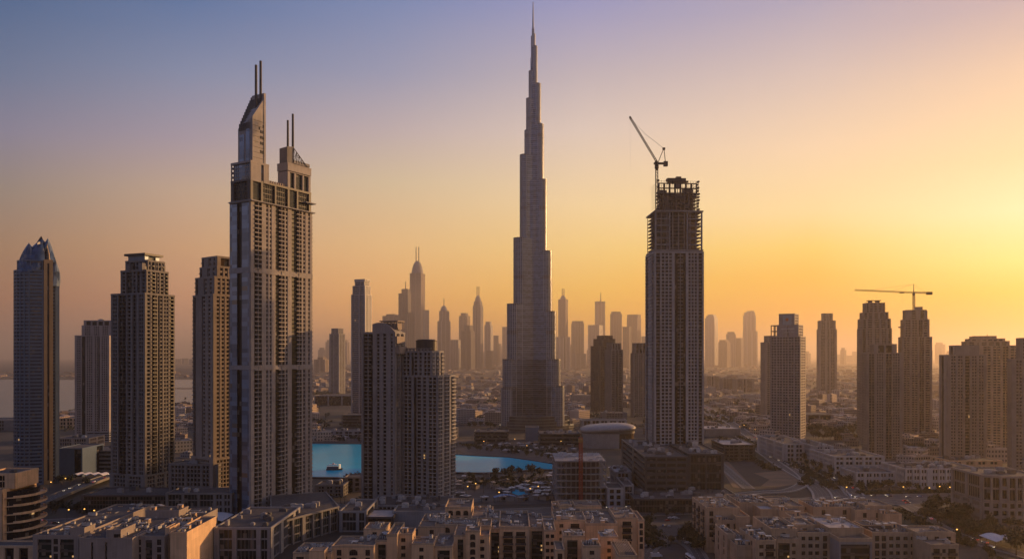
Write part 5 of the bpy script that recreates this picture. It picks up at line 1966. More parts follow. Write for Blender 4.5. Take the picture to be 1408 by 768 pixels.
def house(name, label, masses, cat='apartment block', fh=4.3, zmin=8.0, wall='sand'):
    """stepped apartment block: each mass = (left, right, roof row at the front, roof row at the back, height, front, side, options)"""
    root = None
    nwin = [0]
    for mi, ms in enumerate(masses):
        xl, xr, yf, yb, h, fr, sd_ = ms[:7]
        op = ms[7] if len(ms) > 7 else {}
        df, db = DEP(yf, h), DEP(yb, h)
        k = df / F
        X0, X1 = (xl - CX) * k, (xr - CX) * k
        if root is None:
            root = empty(name, ((X0 + X1) / 2, df, 0), 0, label, cat)
            rx, ry = (X0 + X1) / 2, df
        x0, x1, y0, y1 = X0 - rx, X1 - rx, df - ry, db - ry
        wm = op.get('wall', wall)
        mb = MB()
        jobs = []
        floor = op.get('fh', fh)
        for p, q, bays in (((x0, y0), (x1, y0), fr), ((x1, y0), (x1, y1), sd_), ((x1, y1), (x0, y1), 'm1'), ((x0, y1), (x0, y0), sd_)):
            L, u, n = seg_axes(p, q)
            bl = parse(bays)
            tot = sum(w for _, w in bl)
            a = 0.0
            ops = []
            for kind, w in bl:
                wd = L * w / tot
                if kind in 'wtda' and wd > .7 and L > 2:
                    if kind == 'w':
                        ww, wh, sill = min(wd * .9, 2.5), 2.2, 1.0
                    elif kind == 't':
                        ww, wh, sill = min(wd * .9, 2.6), 3.3, .35
                    elif kind == 'a':
                        ww, wh, sill = min(wd * .9, 4.6), 3.3, .2
                    else:
                        ww, wh, sill = min(wd * .94, 5.5), 3.3, .1
                    if kind == 'd' and 'onefloor' in op:
                        wh = 3.2
                    z = h - .9 - floor + (.3 if kind != 'a' else .6)
                    nfl = 0
                    while z > zmin and nfl < op.get('rows', 9):
                        c = a + wd / 2
                        o = (c - ww / 2, c + ww / 2, z + sill, min(h - .7, z + sill + wh))
                        ops.append(o)
                        jobs.append((kind, ww, o[3] - o[2], (p[0] + u[0] * c, p[1] + u[1] * c, z + sill), n))
                        z -= floor
                        nfl += 1
                elif kind == 'k' and wd > 1:
                    o = (a + .05, a + wd - .05, zmin - 4, h - 1.6)
                    ops.append(o)
                    jobs.append(('k', wd - .1, o[3] - o[2], (p[0] + u[0] * (a + wd / 2), p[1] + u[1] * (a + wd / 2), o[2]), n))
                a += wd
            wallface(mb, p, u, n, L, 0, h, ops, 1.6 if 'k' in fr else .42)
        mb.build('wall', MT[wm], root)
        for kind, ww, wh, loc, n in jobs:
            rz = atan2(n[0], -n[1])
            if kind == 'k':
                g = MB()
                g.box(-ww / 2, ww / 2, 1.2, 1.5, 0, wh)
                for i in range(int(wh / floor) + 1):
                    g.box(-ww / 2, ww / 2, .5, 1.2, i * floor, i * floor + .35, 1)
                    g.box(-ww / 2, ww / 2, .42, .5, i * floor, i * floor + 1.3, 1)
                g.build('recessed_bay', [MT['glassgreen'], MT['darkbrown']], root, loc, rz=rz)
                continue
            nwin[0] += 1
            if nwin[0] <= 98:
                link('window', window_mesh(kind, ww, wh), root, loc, rz)
                if kind == 'd':
                    link('balcony', balcony_mesh(ww + .8), root, (loc[0], loc[1], loc[2] - .02), rz)
            else:
                link('window', window_mesh(kind, ww, wh), root, loc, rz)
        # roof sunk behind a parapet
        pa = MB()
        ph = op.get('par', 1.0)
        poly = rect(x0, x1, y0, y1)
        for i in range(4):
            L, u, n = seg_axes(poly[i], poly[(i + 1) % 4])
            e0, e1 = (-.12, L + .12) if i % 2 == 0 else (.28, L - .28)
            pa.obox(poly[i], u, n, e0, e1, -.28, .12, h - .02, h + ph)
        pa.build('parapet', MT[op.get('edge', 'sandlight')], root)
        rf = MB()
        rf.box(x0 + .3, x1 - .3, y0 + .3, y1 - .3, h - .3, h + .06)
        rf.build('roof', MT[op.get('roof', 'roofsand')], root)
        for i in range(min(34, int(op.get('n', 4) * 1.9))):
            if x1 - x0 < 5 or y1 - y0 < 5:
                break
            v = random.choice(op.get('units', (0, 0, 1, 2, 3, 4, 5, 6, 6, 0, 7, 7, 8, 9)))
            s = random.uniform(.8, 1.15)
            o = link('roof_unit', unit_mesh(v), root, (random.uniform(x0 + 2.2, x1 - 2.2), random.uniform(y0 + 2, y1 - 2), h + .08), random.choice((0, 0, pi / 2)))
        if op.get('pergola'):
            pg = MB()
            nn = int((x1 - x0 - 1.5) / .9)
            for i in range(nn):
                x = x0 + .8 + .9 * i
                pg.box(x, x + .25, y0 + .8, y1 - .8, h + 2.4, h + 2.6)
            for x in (x0 + .8, x1 - 1.0):
                for y in (y0 + .9, y1 - 1.1):
                    pg.box(x, x + .22, y, y + .22, h, h + 2.4)
            pg.build('pergola', MT['sanddark'], root)
        if op.get('gable'):
            gb = MB()
            m_ = 10
            for i in range(m_):
                u0, u1 = i / m_, (i + 1) / m_
                h0, h1 = [1.0 + op['gable'] * sin(pi * v) for v in (u0, u1)]
                gb.prism(rect(x0 + (x1 - x0) * u0, x0 + (x1 - x0) * u1, y0 - .1, y0 + .35), h + ph - .1, [h + h0, h + h1, h + h1, h + h0])
            gb.build('arched_gable', MT[wm], root)
    return root
# centre: the sunlit sandy group
house('sandy_apartments', 'sandy apartment block with an arched gable at the near edge of the group', [
    (456, 514, 752, 738, 25, 'm.6 t1 m.5 a2.2 m.5 t1 m.4', 'm1 w1 m1', {'gable': .9, 'n': 6}),
    (403, 455, 761, 747, 23, 'm.4 d1.2 m.5 m2 t1 m.4', 'm1 w1 m1', {'n': 12, 'units': (0, 1, 6, 6, 3)}),
    (425, 446, 757, 752, 25.5, 'm1', 'm1', {'n': 0, 'par': .3}),
])
house('sandy_apartments', 'sandy block with bright right-hand edges and dark paired bays', [
    (516, 545, 744, 731, 26, 'm.4 k1.3 m.4 k1 m.3', 'm1 w1 m1', {'n': 9}),
    (542, 567, 735, 727, 28.5, 'm.8 w1.2 m.8', 'm1 w1 m1', {'n': 2}),
    (566, 596, 748, 738, 24.5, 'm1.2 w.8 m1.6', 'm1', {'n': 3, 'par': .8}),
    (500, 530, 728, 719, 25, 'm1 t1 m1', 'm1', {'n': 5}),
    (532, 546, 737, 721, 29, 'm1', 'm1', {'n': 0, 'par': 1.6}),
    (596, 622, 752, 735, 22.5, 'm.6 k2 m.4', 'm1 w1', {'n': 3}),
])
house('sandy_apartments', 'tallest sandy block at the rear with small arches and a glowing right-hand wall', [
    (612, 648, 699, 687, 27, 'm.5 a1 m.4 a1 m.4 a1 m.5', 'm1 w1 m1', {'n': 3, 'par': 1.5}),
    (598, 655, 722, 713, 25, 'm1 a1 m2 w.8 m.6', 'm1 w1 m1', {'n': 10}),
    (575, 612, 725, 707, 24, 'm1 t1 m1', 'm1', {'n': 8}),
    (648, 676, 713, 697, 24, 'm.6 t1 m.6', 'm1 w1', {'n': 5}),
])
house('sandy_apartments', 'narrow sandy block with three columns of small windows left of the large-windowed block', [
    (624, 673, 737, 722, 26, 'm.5 k.8 m.5 w1 m.6 w1 m.5', 'm1 w1 m1', {'n': 8}),
    (640, 660, 731, 725, 29, 'm.6 a.8 m.6', 'm1', {'n': 1}),
    (657, 675, 724, 715, 28, 'm1', 'm1', {'n': 1}),
])
house('sandy_apartments', 'sandy block with two pairs of large balconied windows under a sunken roof terrace', [
    (686.5, 728, 727, 705, 26, 'm.5 d1.5 m.3 d1.5 m.5', 'm1 w1 m1', {'n': 7, 'par': 1.8, 'roof': 'roof'}),
    (673, 686, 728, 714, 25, 'k1', 'm1', {'n': 4}),
    (668, 687, 713, 703, 26.5, 'm1', 'm1', {'n': 4}),
    (728.5, 748, 726, 707, 25, 'm.15 k1 m.15', 'm1', {'n': 4}),
])
house('sandy_apartments', 'sandy block with a grid of small windows and dark terrace', [
    (748.5, 764, 730, 711, 26, 'm.3 w1 m.2 w1 m.3', 'm1', {'n': 3}),
    (762, 806, 716, 704, 27, 'm.5 w.8 m.5 d1.6 m.6', 'm1 w1 m1', {'n': 11}),
    (806, 849, 722, 702, 25.5, 'm1 m1', 'm1', {'n': 14, 'par': 1.6}),
    (775, 802, 712, 698, 25, 'm1', 'm1', {'n': 6}),
])
house('sandy_apartments', 'sandy corner block with one wide dark loggia facing the street', [
    (846, 877, 713, 699, 27, 'm.4 d2 m.3', 'm.4 d1 m.4 w1 m.4', {'n': 4}),
    (877.5, 886, 716, 703, 26, 'm.3 t1 m.3', 'm.3 t1 m.4 t1 m.3', {'n': 1}),
])
house('sandy_apartments', 'low stepped sandy block with pergola roof in front of the corner block', [
    (802, 826, 752, 744, 27, 'm1 w1.1 m1', 'm1', {'n': 4}),
    (775, 804, 738, 729, 28, 'm.4 k1.2 m.8', 'm1', {'n': 4}),
    (826, 850, 739, 731, 27, 'm1 w.9 m1', 'm1 w1', {'n': 8, 'roof': 'rooflight'}),
    (850, 876, 765, 746, 25.5, 'm.6 w1 m.6', 'm1', {'n': 1, 'pergola': True, 'roof': 'roof'}),
    (764, 776, 757, 745, 25, 'm.2 t1 m.2', 'm1', {'n': 1}),
])
house('sandy_apartments', 'ochre block with rounded roof walls farthest back, next to the open street', [
    (761, 828, 702, 691, 24, 'm1 t.8 m2 w.6 m1', 'm1 w1 m1', {'n': 16, 'par': 1.6}),
    (769, 786, 696, 689, 27, 'm1', 'm1', {'n': 1, 'gable': .8}),
    (790, 827, 696, 688.5, 27, 'm1', 'm1', {'n': 2}),
])
# right: the greyer sandy group across the street
house('courtyard_apartments', 'sandy block with a row of windows down its left-hand wall at the street corner', [
    (971, 1017, 699, 684, 29, 'm.35 t.6 m1.2 m2', 'm.3 d1.4 m.3 d1.4 m.3 d1.4 m.3', {'n': 12}),
    (985.5, 1028, 716, 704, 22.5, 'm1.4 k.5 m.5 k.4 m1.6', 'm.3 d1 m.3 d1 m.3', {'n': 10, 'roof': 'roof'}),
    (1012, 1031, 711, 701, 25, 'm1', 'm1', {'n': 2}),
], wall='sandlight', fh=4.6)
house('courtyard_apartments', 'long pale rear block with boxy roof huts in the greyer group', [
    (1017, 1062, 693, 681.5, 27, 'm1 w.8 m1', 'm1 w1 m1', {'n': 14, 'par': 1.4}),
    (1062, 1106, 697, 683, 27, 'm1.4 t.6 m1 t.6 m.6', 'm1 w1 m1', {'n': 6}),
    (1046, 1070, 701, 690, 26, 'm1', 'm1', {'n': 0, 'roof': 'rooflight'}),
    (1071, 1101, 702, 695, 26, 'm1 w.5 m1.2 w.5 m.4', 'm1', {'n': 2, 'par': .3}),
], wall='sandlight')
house('courtyard_apartments', 'pale block with roof gardens behind two small huts, middle rear of the greyer group', [
    (1118, 1176, 698, 688, 26, 'm1 t.8 m2 t.8 m1', 'm1 w1 m1', {'n': 22, 'units': (6, 6, 4, 0, 2)}),
    (1176, 1228, 702, 687, 25.5, 'm.6 t1 m.5 t1 m1.2', 'm1 w1 m1', {'n': 16}),
    (1190, 1226, 696, 688, 28, 'm1.2 w.8 m1', 'm1', {'n': 2}),
    (1214, 1240, 708, 699, 24, 'm1', 'm1', {'n': 3}),
], wall='sandlight')
house('courtyard_apartments', 'near pale block with windowed face and narrow dark bay, its long left wall running back', [
    (1039.5, 1067, 744, 727, 25, 'm.5 w1 m.25 d1.6 m.3', 'm.3 t1 m.4 t1 m.3', {'n': 10, 'roof': 'roof'}),
    (1068, 1098, 742, 726, 24, 'm.2 k1.8 m.3 w.6 m.4', 'm1', {'n': 4}),
    (1000, 1012, 736, 722, 23, 'm1', 'm.3 t1 m.3 t1 m.3', {'n': 3}),
    (1013, 1039, 751, 729, 20, 'm1', 'm1', {'n': 6}),
], wall='sandlight')
house('courtyard_apartments', 'pale block with three window columns beneath a wide cluttered sunken roof', [
    (1060.5, 1096, 729, 712, 28, 'm.8 a.7 m.9', 'm1 w1 m1', {'n': 12, 'roof': 'roof', 'par': 1.4}),
    (1097, 1153, 733, 716, 26.5, 'm.6 w.7 m.35 w.9 m.2 w.9 m.35 t1 m.3 t1 m.4', 'm1 w1 m1', {'n': 16, 'roof': 'roof'}),
    (1092, 1120, 723, 713, 29, 'm1 t.6 m1', 'm1', {'n': 2}),
], wall='sandlight')
house('courtyard_apartments', 'block with a long sloping-roofed penthouse over one broad black opening', [
    (1154, 1199, 744, 722, 25, 'm.15 k3 m.15', 'm1', {'n': 2, 'wall': 'grey', 'par': 2.0}),
    (1140, 1188, 727, 711, 29, 'm1', 'm1', {'n': 5, 'roof': 'rooflight'}),
    (1107, 1139, 722, 706, 28, 'm1 w.8 m1', 'm1', {'n': 3}),
], wall='sandlight')
house('courtyard_apartments', 'pale end block with four window columns and pitched-looking cluttered roof', [
    (1199.5, 1262, 733, 719, 26, 'm.4 t.8 m.3 t.8 m.4 w.8 m.25 w.9 m.4 w.8 m.4 w.8 m.4', 'm1 w1 m1', {'n': 18, 'roof': 'roof'}),
    (1186, 1226, 722, 716, 28, 'm1', 'm1', {'n': 2, 'wall': 'darkbrown', 'par': .4, 'roof': 'roof'}),
], wall='sandlight')
house('courtyard_apartments', 'corner block with a rounded roof wall above a lower front of dark windows', [
    (1262.5, 1314, 734, 724, 27, 'm.6 t.7 m.6 t.9 m.6 t.9 m.4', 'm1 w1 m1', {'n': 3, 'gable': .9}),
    (1280, 1318, 750, 739, 24, 'm.4 d1.2 m.3 w.7 m.3 d1.4 m.4', 'm1', {'n': 2}),
    (1262.8, 1282, 739, 734, 24.5, 'm.15 k1.8 m.15', 'm1', {'n': 1}),
], wall='sandlight')
# left: flat office, its end wall's orange sunlight put in as sand colour
MT['officewall'] = wall_mat('pinkish_office_render', (0.27, 0.225, 0.20), 0.8)
house('flat_office', 'flat pinkish office building crowded with roof plant, its end wall glowing orange', [
    (45, 108, 737, 694, 26, 'm.4 k1.2 m.1 t.5 m.1 k1.2 m.4', 'm1 w1 m1', {'n': 30, 'roof': 'roof', 'edge': 'officewall'}),
    (109, 182, 741, 712, 25, 'm1.2 k.25 m1.2 k.25 m2.6', 'm1 t1 m1', {'n': 26, 'roof': 'roof', 'edge': 'officewall'}),
    (183, 226, 738, 700, 24.5, 'm.4 t.7 m.5 k.9 m.5 t.8 m.3', 'm1', {'n': 16, 'roof': 'roof', 'edge': 'officewall'}),
    (227, 233, 727, 720, 28, 'm1', 'm1', {'n': 0, 'edge': 'sand', 'wall': 'sand'}),
    (234, 257, 733, 711, 27, 'm1', 'm1', {'n': 5, 'roof': 'roof', 'edge': 'sand', 'wall': 'sand'}),
    (200, 246, 703, 697, 29, 'm1', 'm1', {'n': 4, 'roof': 'roof', 'edge': 'officewall'}),
    (96, 116, 727, 721, 29.5, 'm1', 'm1', {'n': 1, 'edge': 'officewall'}),
    (146, 166, 730, 721, 29, 'm1 d1', 'm1', {'n': 1, 'edge': 'officewall'}),
], wall='officewall', cat='office building')
def inside(p, poly):
    x, y = p
    r = False
    for (x0, y0), (x1, y1) in zip(poly, poly[1:] + poly[:1]):
        if (y0 > y) != (y1 > y) and x < (x1 - x0) * (y - y0) / (y1 - y0) + x0:
            r = not r
    return r


# ================================================================== trees
def crown_mesh(seed, h, r, n=300, leaf=.9, mat='leaf'):
    rnd = random.Random(seed)
    mb = MB()
    lumps = []
    for i in range(9):
        w, q = rnd.uniform(0, 2 * pi), rnd.uniform(0, 1) ** .6
        lumps.append((r * .62 * q * cos(w), r * .62 * q * sin(w), h * (.52 + .36 * rnd.random()), r * rnd.uniform(.34, .58)))
    for i in range(n):
        cx, cy, cz, lr = rnd.choice(lumps)
        v = Vector((rnd.gauss(0, 1), rnd.gauss(0, 1), rnd.gauss(0, .8))).normalized() * lr * rnd.uniform(.65, 1.08)
        c = Vector((cx, cy, cz)) + v
        a = Vector((rnd.gauss(0, 1), rnd.gauss(0, 1), rnd.gauss(0, 1))).normalized()
        b_ = a.orthogonal().normalized()
        s = leaf * rnd.uniform(.6, 1.4)
        q = a.cross(b_)
        mb.quad(tuple(c - b_ * s * .6 - q * s * .3), tuple(c + b_ * s * .1 - q * s * .6), tuple(c + b_ * s * .7 + q * s * .2), tuple(c - b_ * s * .2 + q * s * .6))
    return mb.mesh('crown', MT[mat])


def trunk_mesh(seed, h, r):
    rnd = random.Random(seed)
    mb = MB()
    mb.tube((0, 0, -.2), (0, 0, h * .5), h * .035, h * .022, 7)
    for i in range(4):
        w = rnd.uniform(0, 2 * pi)
        mb.tube((0, 0, h * (.3 + .05 * i)), (r * .55 * cos(w), r * .55 * sin(w), h * rnd.uniform(.6, .75)), h * .016, h * .007, 5)
    return mb.mesh('trunk', MT['bark'])


TREES = []
for i, (h, r) in enumerate(((8, 4.2), (10, 5.0), (7, 3.4), (9, 5.4), (11, 4.4))):
    TREES.append((crown_mesh(i + 3, h, r, 340, .85, 'leaf' if i % 3 else 'leafdry'), trunk_mesh(i + 30, h, r)))


def palm_meshes():
    rnd = random.Random(5)
    cr, tr = MB(), MB()
    tr.tube((0, 0, -.2), (.2, 0, 8.2), .26, .18, 7)
    for i in range(20):
        w = 2 * pi * i / 20 + rnd.uniform(-.1, .1)
        el = rnd.uniform(-.2, 1.0)
        L = rnd.uniform(2.6, 3.4)
        prev = None
        for s in range(6):
            u = s / 5
            rad, z = L * u * cos(el * (1 - .4 * u)), 8.1 + L * u * sin(el) - 1.5 * u * u
            hw = .42 * sin(pi * min(.98, u * .85 + .15))
            c = Vector((.2 + rad * cos(w), rad * sin(w), z))
            sd_ = Vector((-sin(w), cos(w), 0)) * hw
            cur = (c - sd_, c + sd_)
            if prev:
                cr.quad(tuple(prev[0]), tuple(prev[1]), tuple(cur[1]), tuple(cur[0]))
            prev = cur
    return cr.mesh('crown', MT['leaf']), tr.mesh('trunk', MT['bark'])


PALM = palm_meshes()
PALMLABEL = None


def put_tree(x, y, label, group, s=1.0, kind=None, z=0.0):
    cm, tm = PALM if kind == 'palm' else TREES[kind] if kind is not None else random.choice(TREES)
    r = empty('palm_tree' if kind == 'palm' else 'tree', (x, y, z), random.uniform(0, 6.28), label, 'tree', group)
    for nm, me in (('trunk', tm), ('crown', cm)):
        o = link(nm, me, r)
        o.scale = (s, s, s * random.uniform(.9, 1.1))
    return r


def tree_band(pts, n, spread, label, group, smin=.7, smax=1.2, kind=None):
    """trees along a line of photo points"""
    path = smooth_path([G(*p) for p in pts], 6)
    L = [0]
    for a, c in zip(path, path[1:]):
        L.append(L[-1] + hypot(c[0] - a[0], c[1] - a[1]))
    n = max(3, int(n * .66))
    for i in range(n):
        t_ = L[-1] * (i + random.uniform(.2, .8)) / n
        j = max(k for k in range(len(L)) if L[k] <= t_ + 1e-6)
        j = min(j, len(path) - 2)
        u = (t_ - L[j]) / max(.01, L[j + 1] - L[j])
        x = path[j][0] + (path[j + 1][0] - path[j][0]) * u + random.uniform(-spread, spread)
        y = path[j][1] + (path[j + 1][1] - path[j][1]) * u + random.uniform(-spread, spread)
        put_tree(x, y, label, group, random.uniform(smin, smax), kind)


tree_band([(1272, 708), (1290, 700), (1318, 698), (1330, 706)], 16, 7, 'dense dark street tree massed beside the curving side street', 'trees massed beside the side street', 1.0, 1.5)
tree_band([(1280, 716), (1300, 720), (1318, 722), (1322, 712)], 16, 6, 'dense dark street tree massed beside the curving side street', 'trees massed beside the side street', 1.0, 1.5)
tree_band([(1322, 730), (1345, 736), (1362, 742), (1385, 748)], 14, 6, 'dark round tree between the side street and the curved low building', 'trees before the curved building', .9, 1.4)
tree_band([(1335, 742), (1358, 728), (1380, 730), (1406, 726)], 12, 6, 'dark round tree between the side street and the curved low building', 'trees before the curved building', .8, 1.2)
tree_band([(1316, 740), (1340, 755), (1365, 768), (1380, 780)], 10, 2, 'small round tree in the row under the side street', 'row of small trees under the side street', .7, .95, 2)
tree_band([(1386, 765), (1410, 752), (1425, 765)], 8, 5, 'dark tree in the lower corner of the picture', 'trees in the lower corner', 1.1, 1.5)
tree_band([(1072, 612), (1100, 630), (1124, 646), (1148, 664), (1158, 676)], 34, 6, 'street tree in the green strip between highway and service road', 'trees between highway and service road', .8, 1.25)
tree_band([(1090, 625), (1122, 640), (1152, 654), (1176, 672)], 30, 5, 'street tree in front of the white terrace blocks', 'trees before the white terrace blocks', .8, 1.2)
tree_band([(1178, 676), (1230, 673), (1290, 677), (1345, 674)], 26, 3, 'street tree along the far side of the boulevard', 'trees along the boulevard', .7, 1.1)
tree_band([(1108, 590), (1140, 596), (1172, 598)], 22, 9, 'dark tree in the grove behind the white terrace blocks', 'grove behind the terrace blocks', 1.0, 1.5)
tree_band([(1110, 600), (1140, 605), (1176, 604)], 18, 8, 'dark tree in the grove behind the white terrace blocks', 'grove behind the terrace blocks', 1.0, 1.5)
tree_band([(1238, 618), (1262, 622), (1290, 622)], 18, 9, 'dark tree between the two right-hand tower feet', 'trees between the tower feet', 1.0, 1.4)
tree_band([(672, 654), (690, 655), (712, 653), (742, 654)], 12, 4, 'round dark tree on the near lagoon bank', 'trees on the near lagoon bank', .9, 1.35)
tree_band([(640, 656), (680, 664), (720, 660), (757, 656)], 14, 5, 'low dark tree in the waterside garden', 'trees in the waterside garden', .6, 1.0)
for px, py in ((481, 668), (486, 667), (492, 667)):
    put_tree(*G(px, py), 'dark tree beside the stone shore pavilion', 'trees by the shore pavilion', 1.25)
tree_band([(433, 606), (460, 606), (498, 606)], 16, 3, 'small tree on the far lagoon promenade', 'trees on the far promenade', .7, 1.0)
tree_band([(945, 735), (958, 745), (966, 760)], 10, 3, 'dark tree under the windowed corner wall', 'trees under the corner wall', .8, 1.2)
tree_band([(887, 728), (894, 738), (892, 748)], 6, 3, 'tree in the yard beside the sandy corner block', 'trees beside the corner block', .8, 1.2)
tree_band([(912, 748), (930, 746), (940, 750)], 5, 2, 'small tree by the curved access lane', 'trees by the access lane', .5, .8)
put_tree(*G(937, 735), 'bright green small tree alone on the plaza', None, .75, 2)
put_tree(*G(1205, 704), 'dark tree alone on the boulevard verge', None, .8, 0)
tree_band([(1108, 650), (1112, 660), (1100, 668)], 9, 3, 'tree on the round lawn inside the slip road', 'trees on the slip road lawn', .6, .9)
tree_band([(-10, 712), (60, 706), (130, 700)], 12, 5, 'dark tree along the left-hand avenue', 'trees along the avenue', .7, 1.1)
tree_band([(60, 660), (95, 668), (120, 672)], 8, 5, 'dark tree under the sail-crowned tower', 'trees under the sail-crowned tower', .8, 1.2)
tree_band([(640, 588), (660, 586), (690, 590)], 14, 7, 'dark tree left of the tallest skyscraper foot', 'trees by the tallest skyscraper', .9, 1.3)
tree_band([(436, 690), (470, 692), (500, 696)], 10, 3, 'palm in the row by the lagoon boardwalk', 'palms by the boardwalk', .7, 1.0, 'palm')
tree_band([(612, 676), (640, 672), (668, 678)], 8, 4, 'palm behind the sandy apartments beside the pool', 'palms by the pool', .7, 1.0, 'palm')

tree_band([(640, 619), (690, 622), (730, 627), (770, 634)], 26, 5, 'small tree on the terraces between lagoon and tallest skyscraper', 'trees on the lagoon terraces', .5, .9)
tree_band([(650, 613), (700, 617), (750, 620), (790, 626)], 22, 6, 'small tree on the terraces between lagoon and tallest skyscraper', 'trees on the lagoon terraces', .5, .9)
tree_band([(660, 668), (690, 664), (720, 666), (755, 664)], 18, 7, 'low dark tree in the waterside garden', 'trees in the waterside garden', .6, 1.0)
tree_band([(1004, 606), (1024, 622), (1046, 640)], 14, 5, 'dark shrubby tree on the inner highway verge', 'trees on the inner highway verge', .5, .9)
tree_band([(890, 708), (920, 709), (956, 706)], 9, 2, 'small street tree on the near kerb of the boulevard', 'trees on the near boulevard kerb', .45, .75)


# kiosks and stalls on the promenade and terraces
def kiosk_mesh(seed):
    rk = random.Random(seed)
    mb = MB()
    w, d_, h = rk.uniform(4, 9), rk.uniform(3, 6), rk.uniform(2.8, 4.2)
    mb.box(-w / 2, w / 2, -d_ / 2, d_ / 2, 0, h)
    mb.box(-w * .4, w * .4, -d_ / 2 - .06, -d_ / 2 + .05, .6, h * .75, 1)
    mb.prism(rect(-w / 2 - .6, w / 2 + .6, -d_ / 2 - .6, d_ / 2 + .6), h, h + .35, 2)
    mb.box(-w * .2, w * .1, -d_ * .2, d_ * .2, h + .35, h + 1.1, 2)
    return mb.mesh('kiosk', [MT[('brown', 'grey', 'tan')[seed % 3]], MT['pane'], MT[('rooflight', 'roof', 'unit', 'canopy')[seed % 4]]])


KIOSK = [kiosk_mesh(i) for i in range(8)]
for zone, n, lab, grp in (([(616, 656), (760, 654), (764, 688), (606, 690)], 60, 'small flat-roofed kiosk in the waterside garden', 'kiosks in the waterside garden'),
                          ([(640, 612), (785, 610), (800, 636), (700, 624)], 60, 'small flat-roofed kiosk on the terraces beyond the lagoon', 'kiosks on the lagoon terraces'),
                          ([(432, 594), (498, 594), (498, 606), (432, 606)], 26, 'small flat-roofed kiosk on the far lagoon promenade', 'kiosks on the far promenade'),
                          ([(836, 640), (866, 640), (872, 668), (842, 690)], 16, 'small site hut between the frame block and the glass podium', 'site huts by the frame block')):
    k = 0
    while k < n:
        px, py = random.uniform(min(p[0] for p in zone), max(p[0] for p in zone)), random.uniform(min(p[1] for p in zone), max(p[1] for p in zone))
        if not inside((px, py), zone):
            continue
        o = link('kiosk', random.choice(KIOSK), None, (*G(px, py), .3), random.uniform(0, 3.1))
        tag(o, lab, 'kiosk', grp)
        k += 1

# ================================================================== district of low houses running to the horizon
AVOID = [
    [(-900, 519), (430, 519), (430, 536), (300, 548), (262, 560), (150, 566), (20, 578), (-900, 645)],
    [(280, 606), (600, 606), (810, 636), (810, 690), (280, 690)],
    [(620, 584), (880, 584), (880, 700), (620, 700)],
    [(880, 600), (1000, 600), (1060, 640), (1160, 690), (880, 700)],
    [(940, 540), (975, 552), (1110, 640), (1200, 690), (1130, 690), (1040, 640), (955, 575), (900, 545)],
    [(1060, 590), (1400, 590), (1420, 690), (1060, 690)],
    [(800, 560), (900, 560), (900, 600), (800, 600)],
    [(-60, 590), (330, 590), (330, 760), (-60, 760)],
    [(430, 540), (516, 540), (516, 604), (430, 604)],
]


rnd = random.Random(21)
spots = []
while len(spots) < 4300:
    y = 503 + (606 - 503) * rnd.random() ** 1.25
    x = rnd.uniform(-60, 1470)
    if any(inside((x, y), p) for p in AVOID):
        continue
    if (y < 512 and x < 430):
        continue
    spots.append((y, x))
spots.sort(reverse=True)
HM = ['palegrid', 'lowgrid2', 'lowgrid3', 'lowgrid4']
MT['lowgrid2'] = grid_mat('sunbleached_house_wall', (0.50, 0.38, 0.29), (0.05, 0.04, 0.04), 4.2, 3.8)
MT['lowgrid3'] = grid_mat('brown_house_wall', (0.24, 0.18, 0.145), (0.04, 0.035, 0.035), 3.6, 3.6)
MT['lowgrid4'] = grid_mat('grey_house_wall', (0.30, 0.28, 0.27), (0.04, 0.04, 0.045), 3.8, 4.0)


def low_house_mesh(seed, m):
    rnd_ = random.Random(seed)
    mb = MB()
    w, d_, h = rnd_.uniform(14, 34), rnd_.uniform(12, 26), rnd_.uniform(5, 13)
    mb.box(-w / 2, w / 2, -d_ / 2, d_ / 2, 0, h)
    for i in range(rnd_.randint(1, 3)):
        x, y = rnd_.uniform(-w * .45, w * .1), rnd_.uniform(-d_ * .45, d_ * .1)
        mb.box(x, x + w * rnd_.uniform(.2, .4), y, y + d_ * rnd_.uniform(.25, .4), h, h + rnd_.uniform(1.2, 4))
    for i in range(4):
        L, u, n = seg_axes(*[(rect(-w / 2, w / 2, -d_ / 2, d_ / 2))[j % 4] for j in (i, i + 1)])
        p = rect(-w / 2, w / 2, -d_ / 2, d_ / 2)[i]
        mb.obox(p, u, n, .01, L - .01, -.3, .1, h - .1, h + .8)
    return mb.mesh('low_house', MT[m])


LOW = [low_house_mesh(50 + i, HM[i % 4]) for i in range(12)]
near_spots = [(596, 1150), (604, 1160), (612, 1170), (618, 1156), (608, 1247), (614, 1258), (611, 1270), (617, 1282), (626, 1249), (631, 1262), (629, 1276), (604, 1286), (640, 1243),
              (641, 1262), (640, 1278), (626, 1360), (634, 1372), (616, 1384), (640, 1354), (560, 250), (575, 248), (588, 256), (598, 246), (610, 257), (620, 248), (628, 259), (566, 262), (606, 243)]
for y, x in near_spots + spots[:262]:
    o = link('low_house', rnd.choice(LOW), None, (*G(x, y), 0), rnd.choice((0, .3, .3, .8, 1.2)) + rnd.uniform(-.06, .06))
    side = 'left of the tallest skyscraper' if x < 690 else 'between the tallest skyscraper and the unfinished tower' if x < 888 else 'right of the unfinished tower'
    tag(o, 'small flat-roofed house in the dense low district ' + side, 'house', 'small houses ' + side)
    s = rnd.uniform(.75, 1.25)
    o.scale = (s, s, s * rnd.uniform(.8, 1.3))
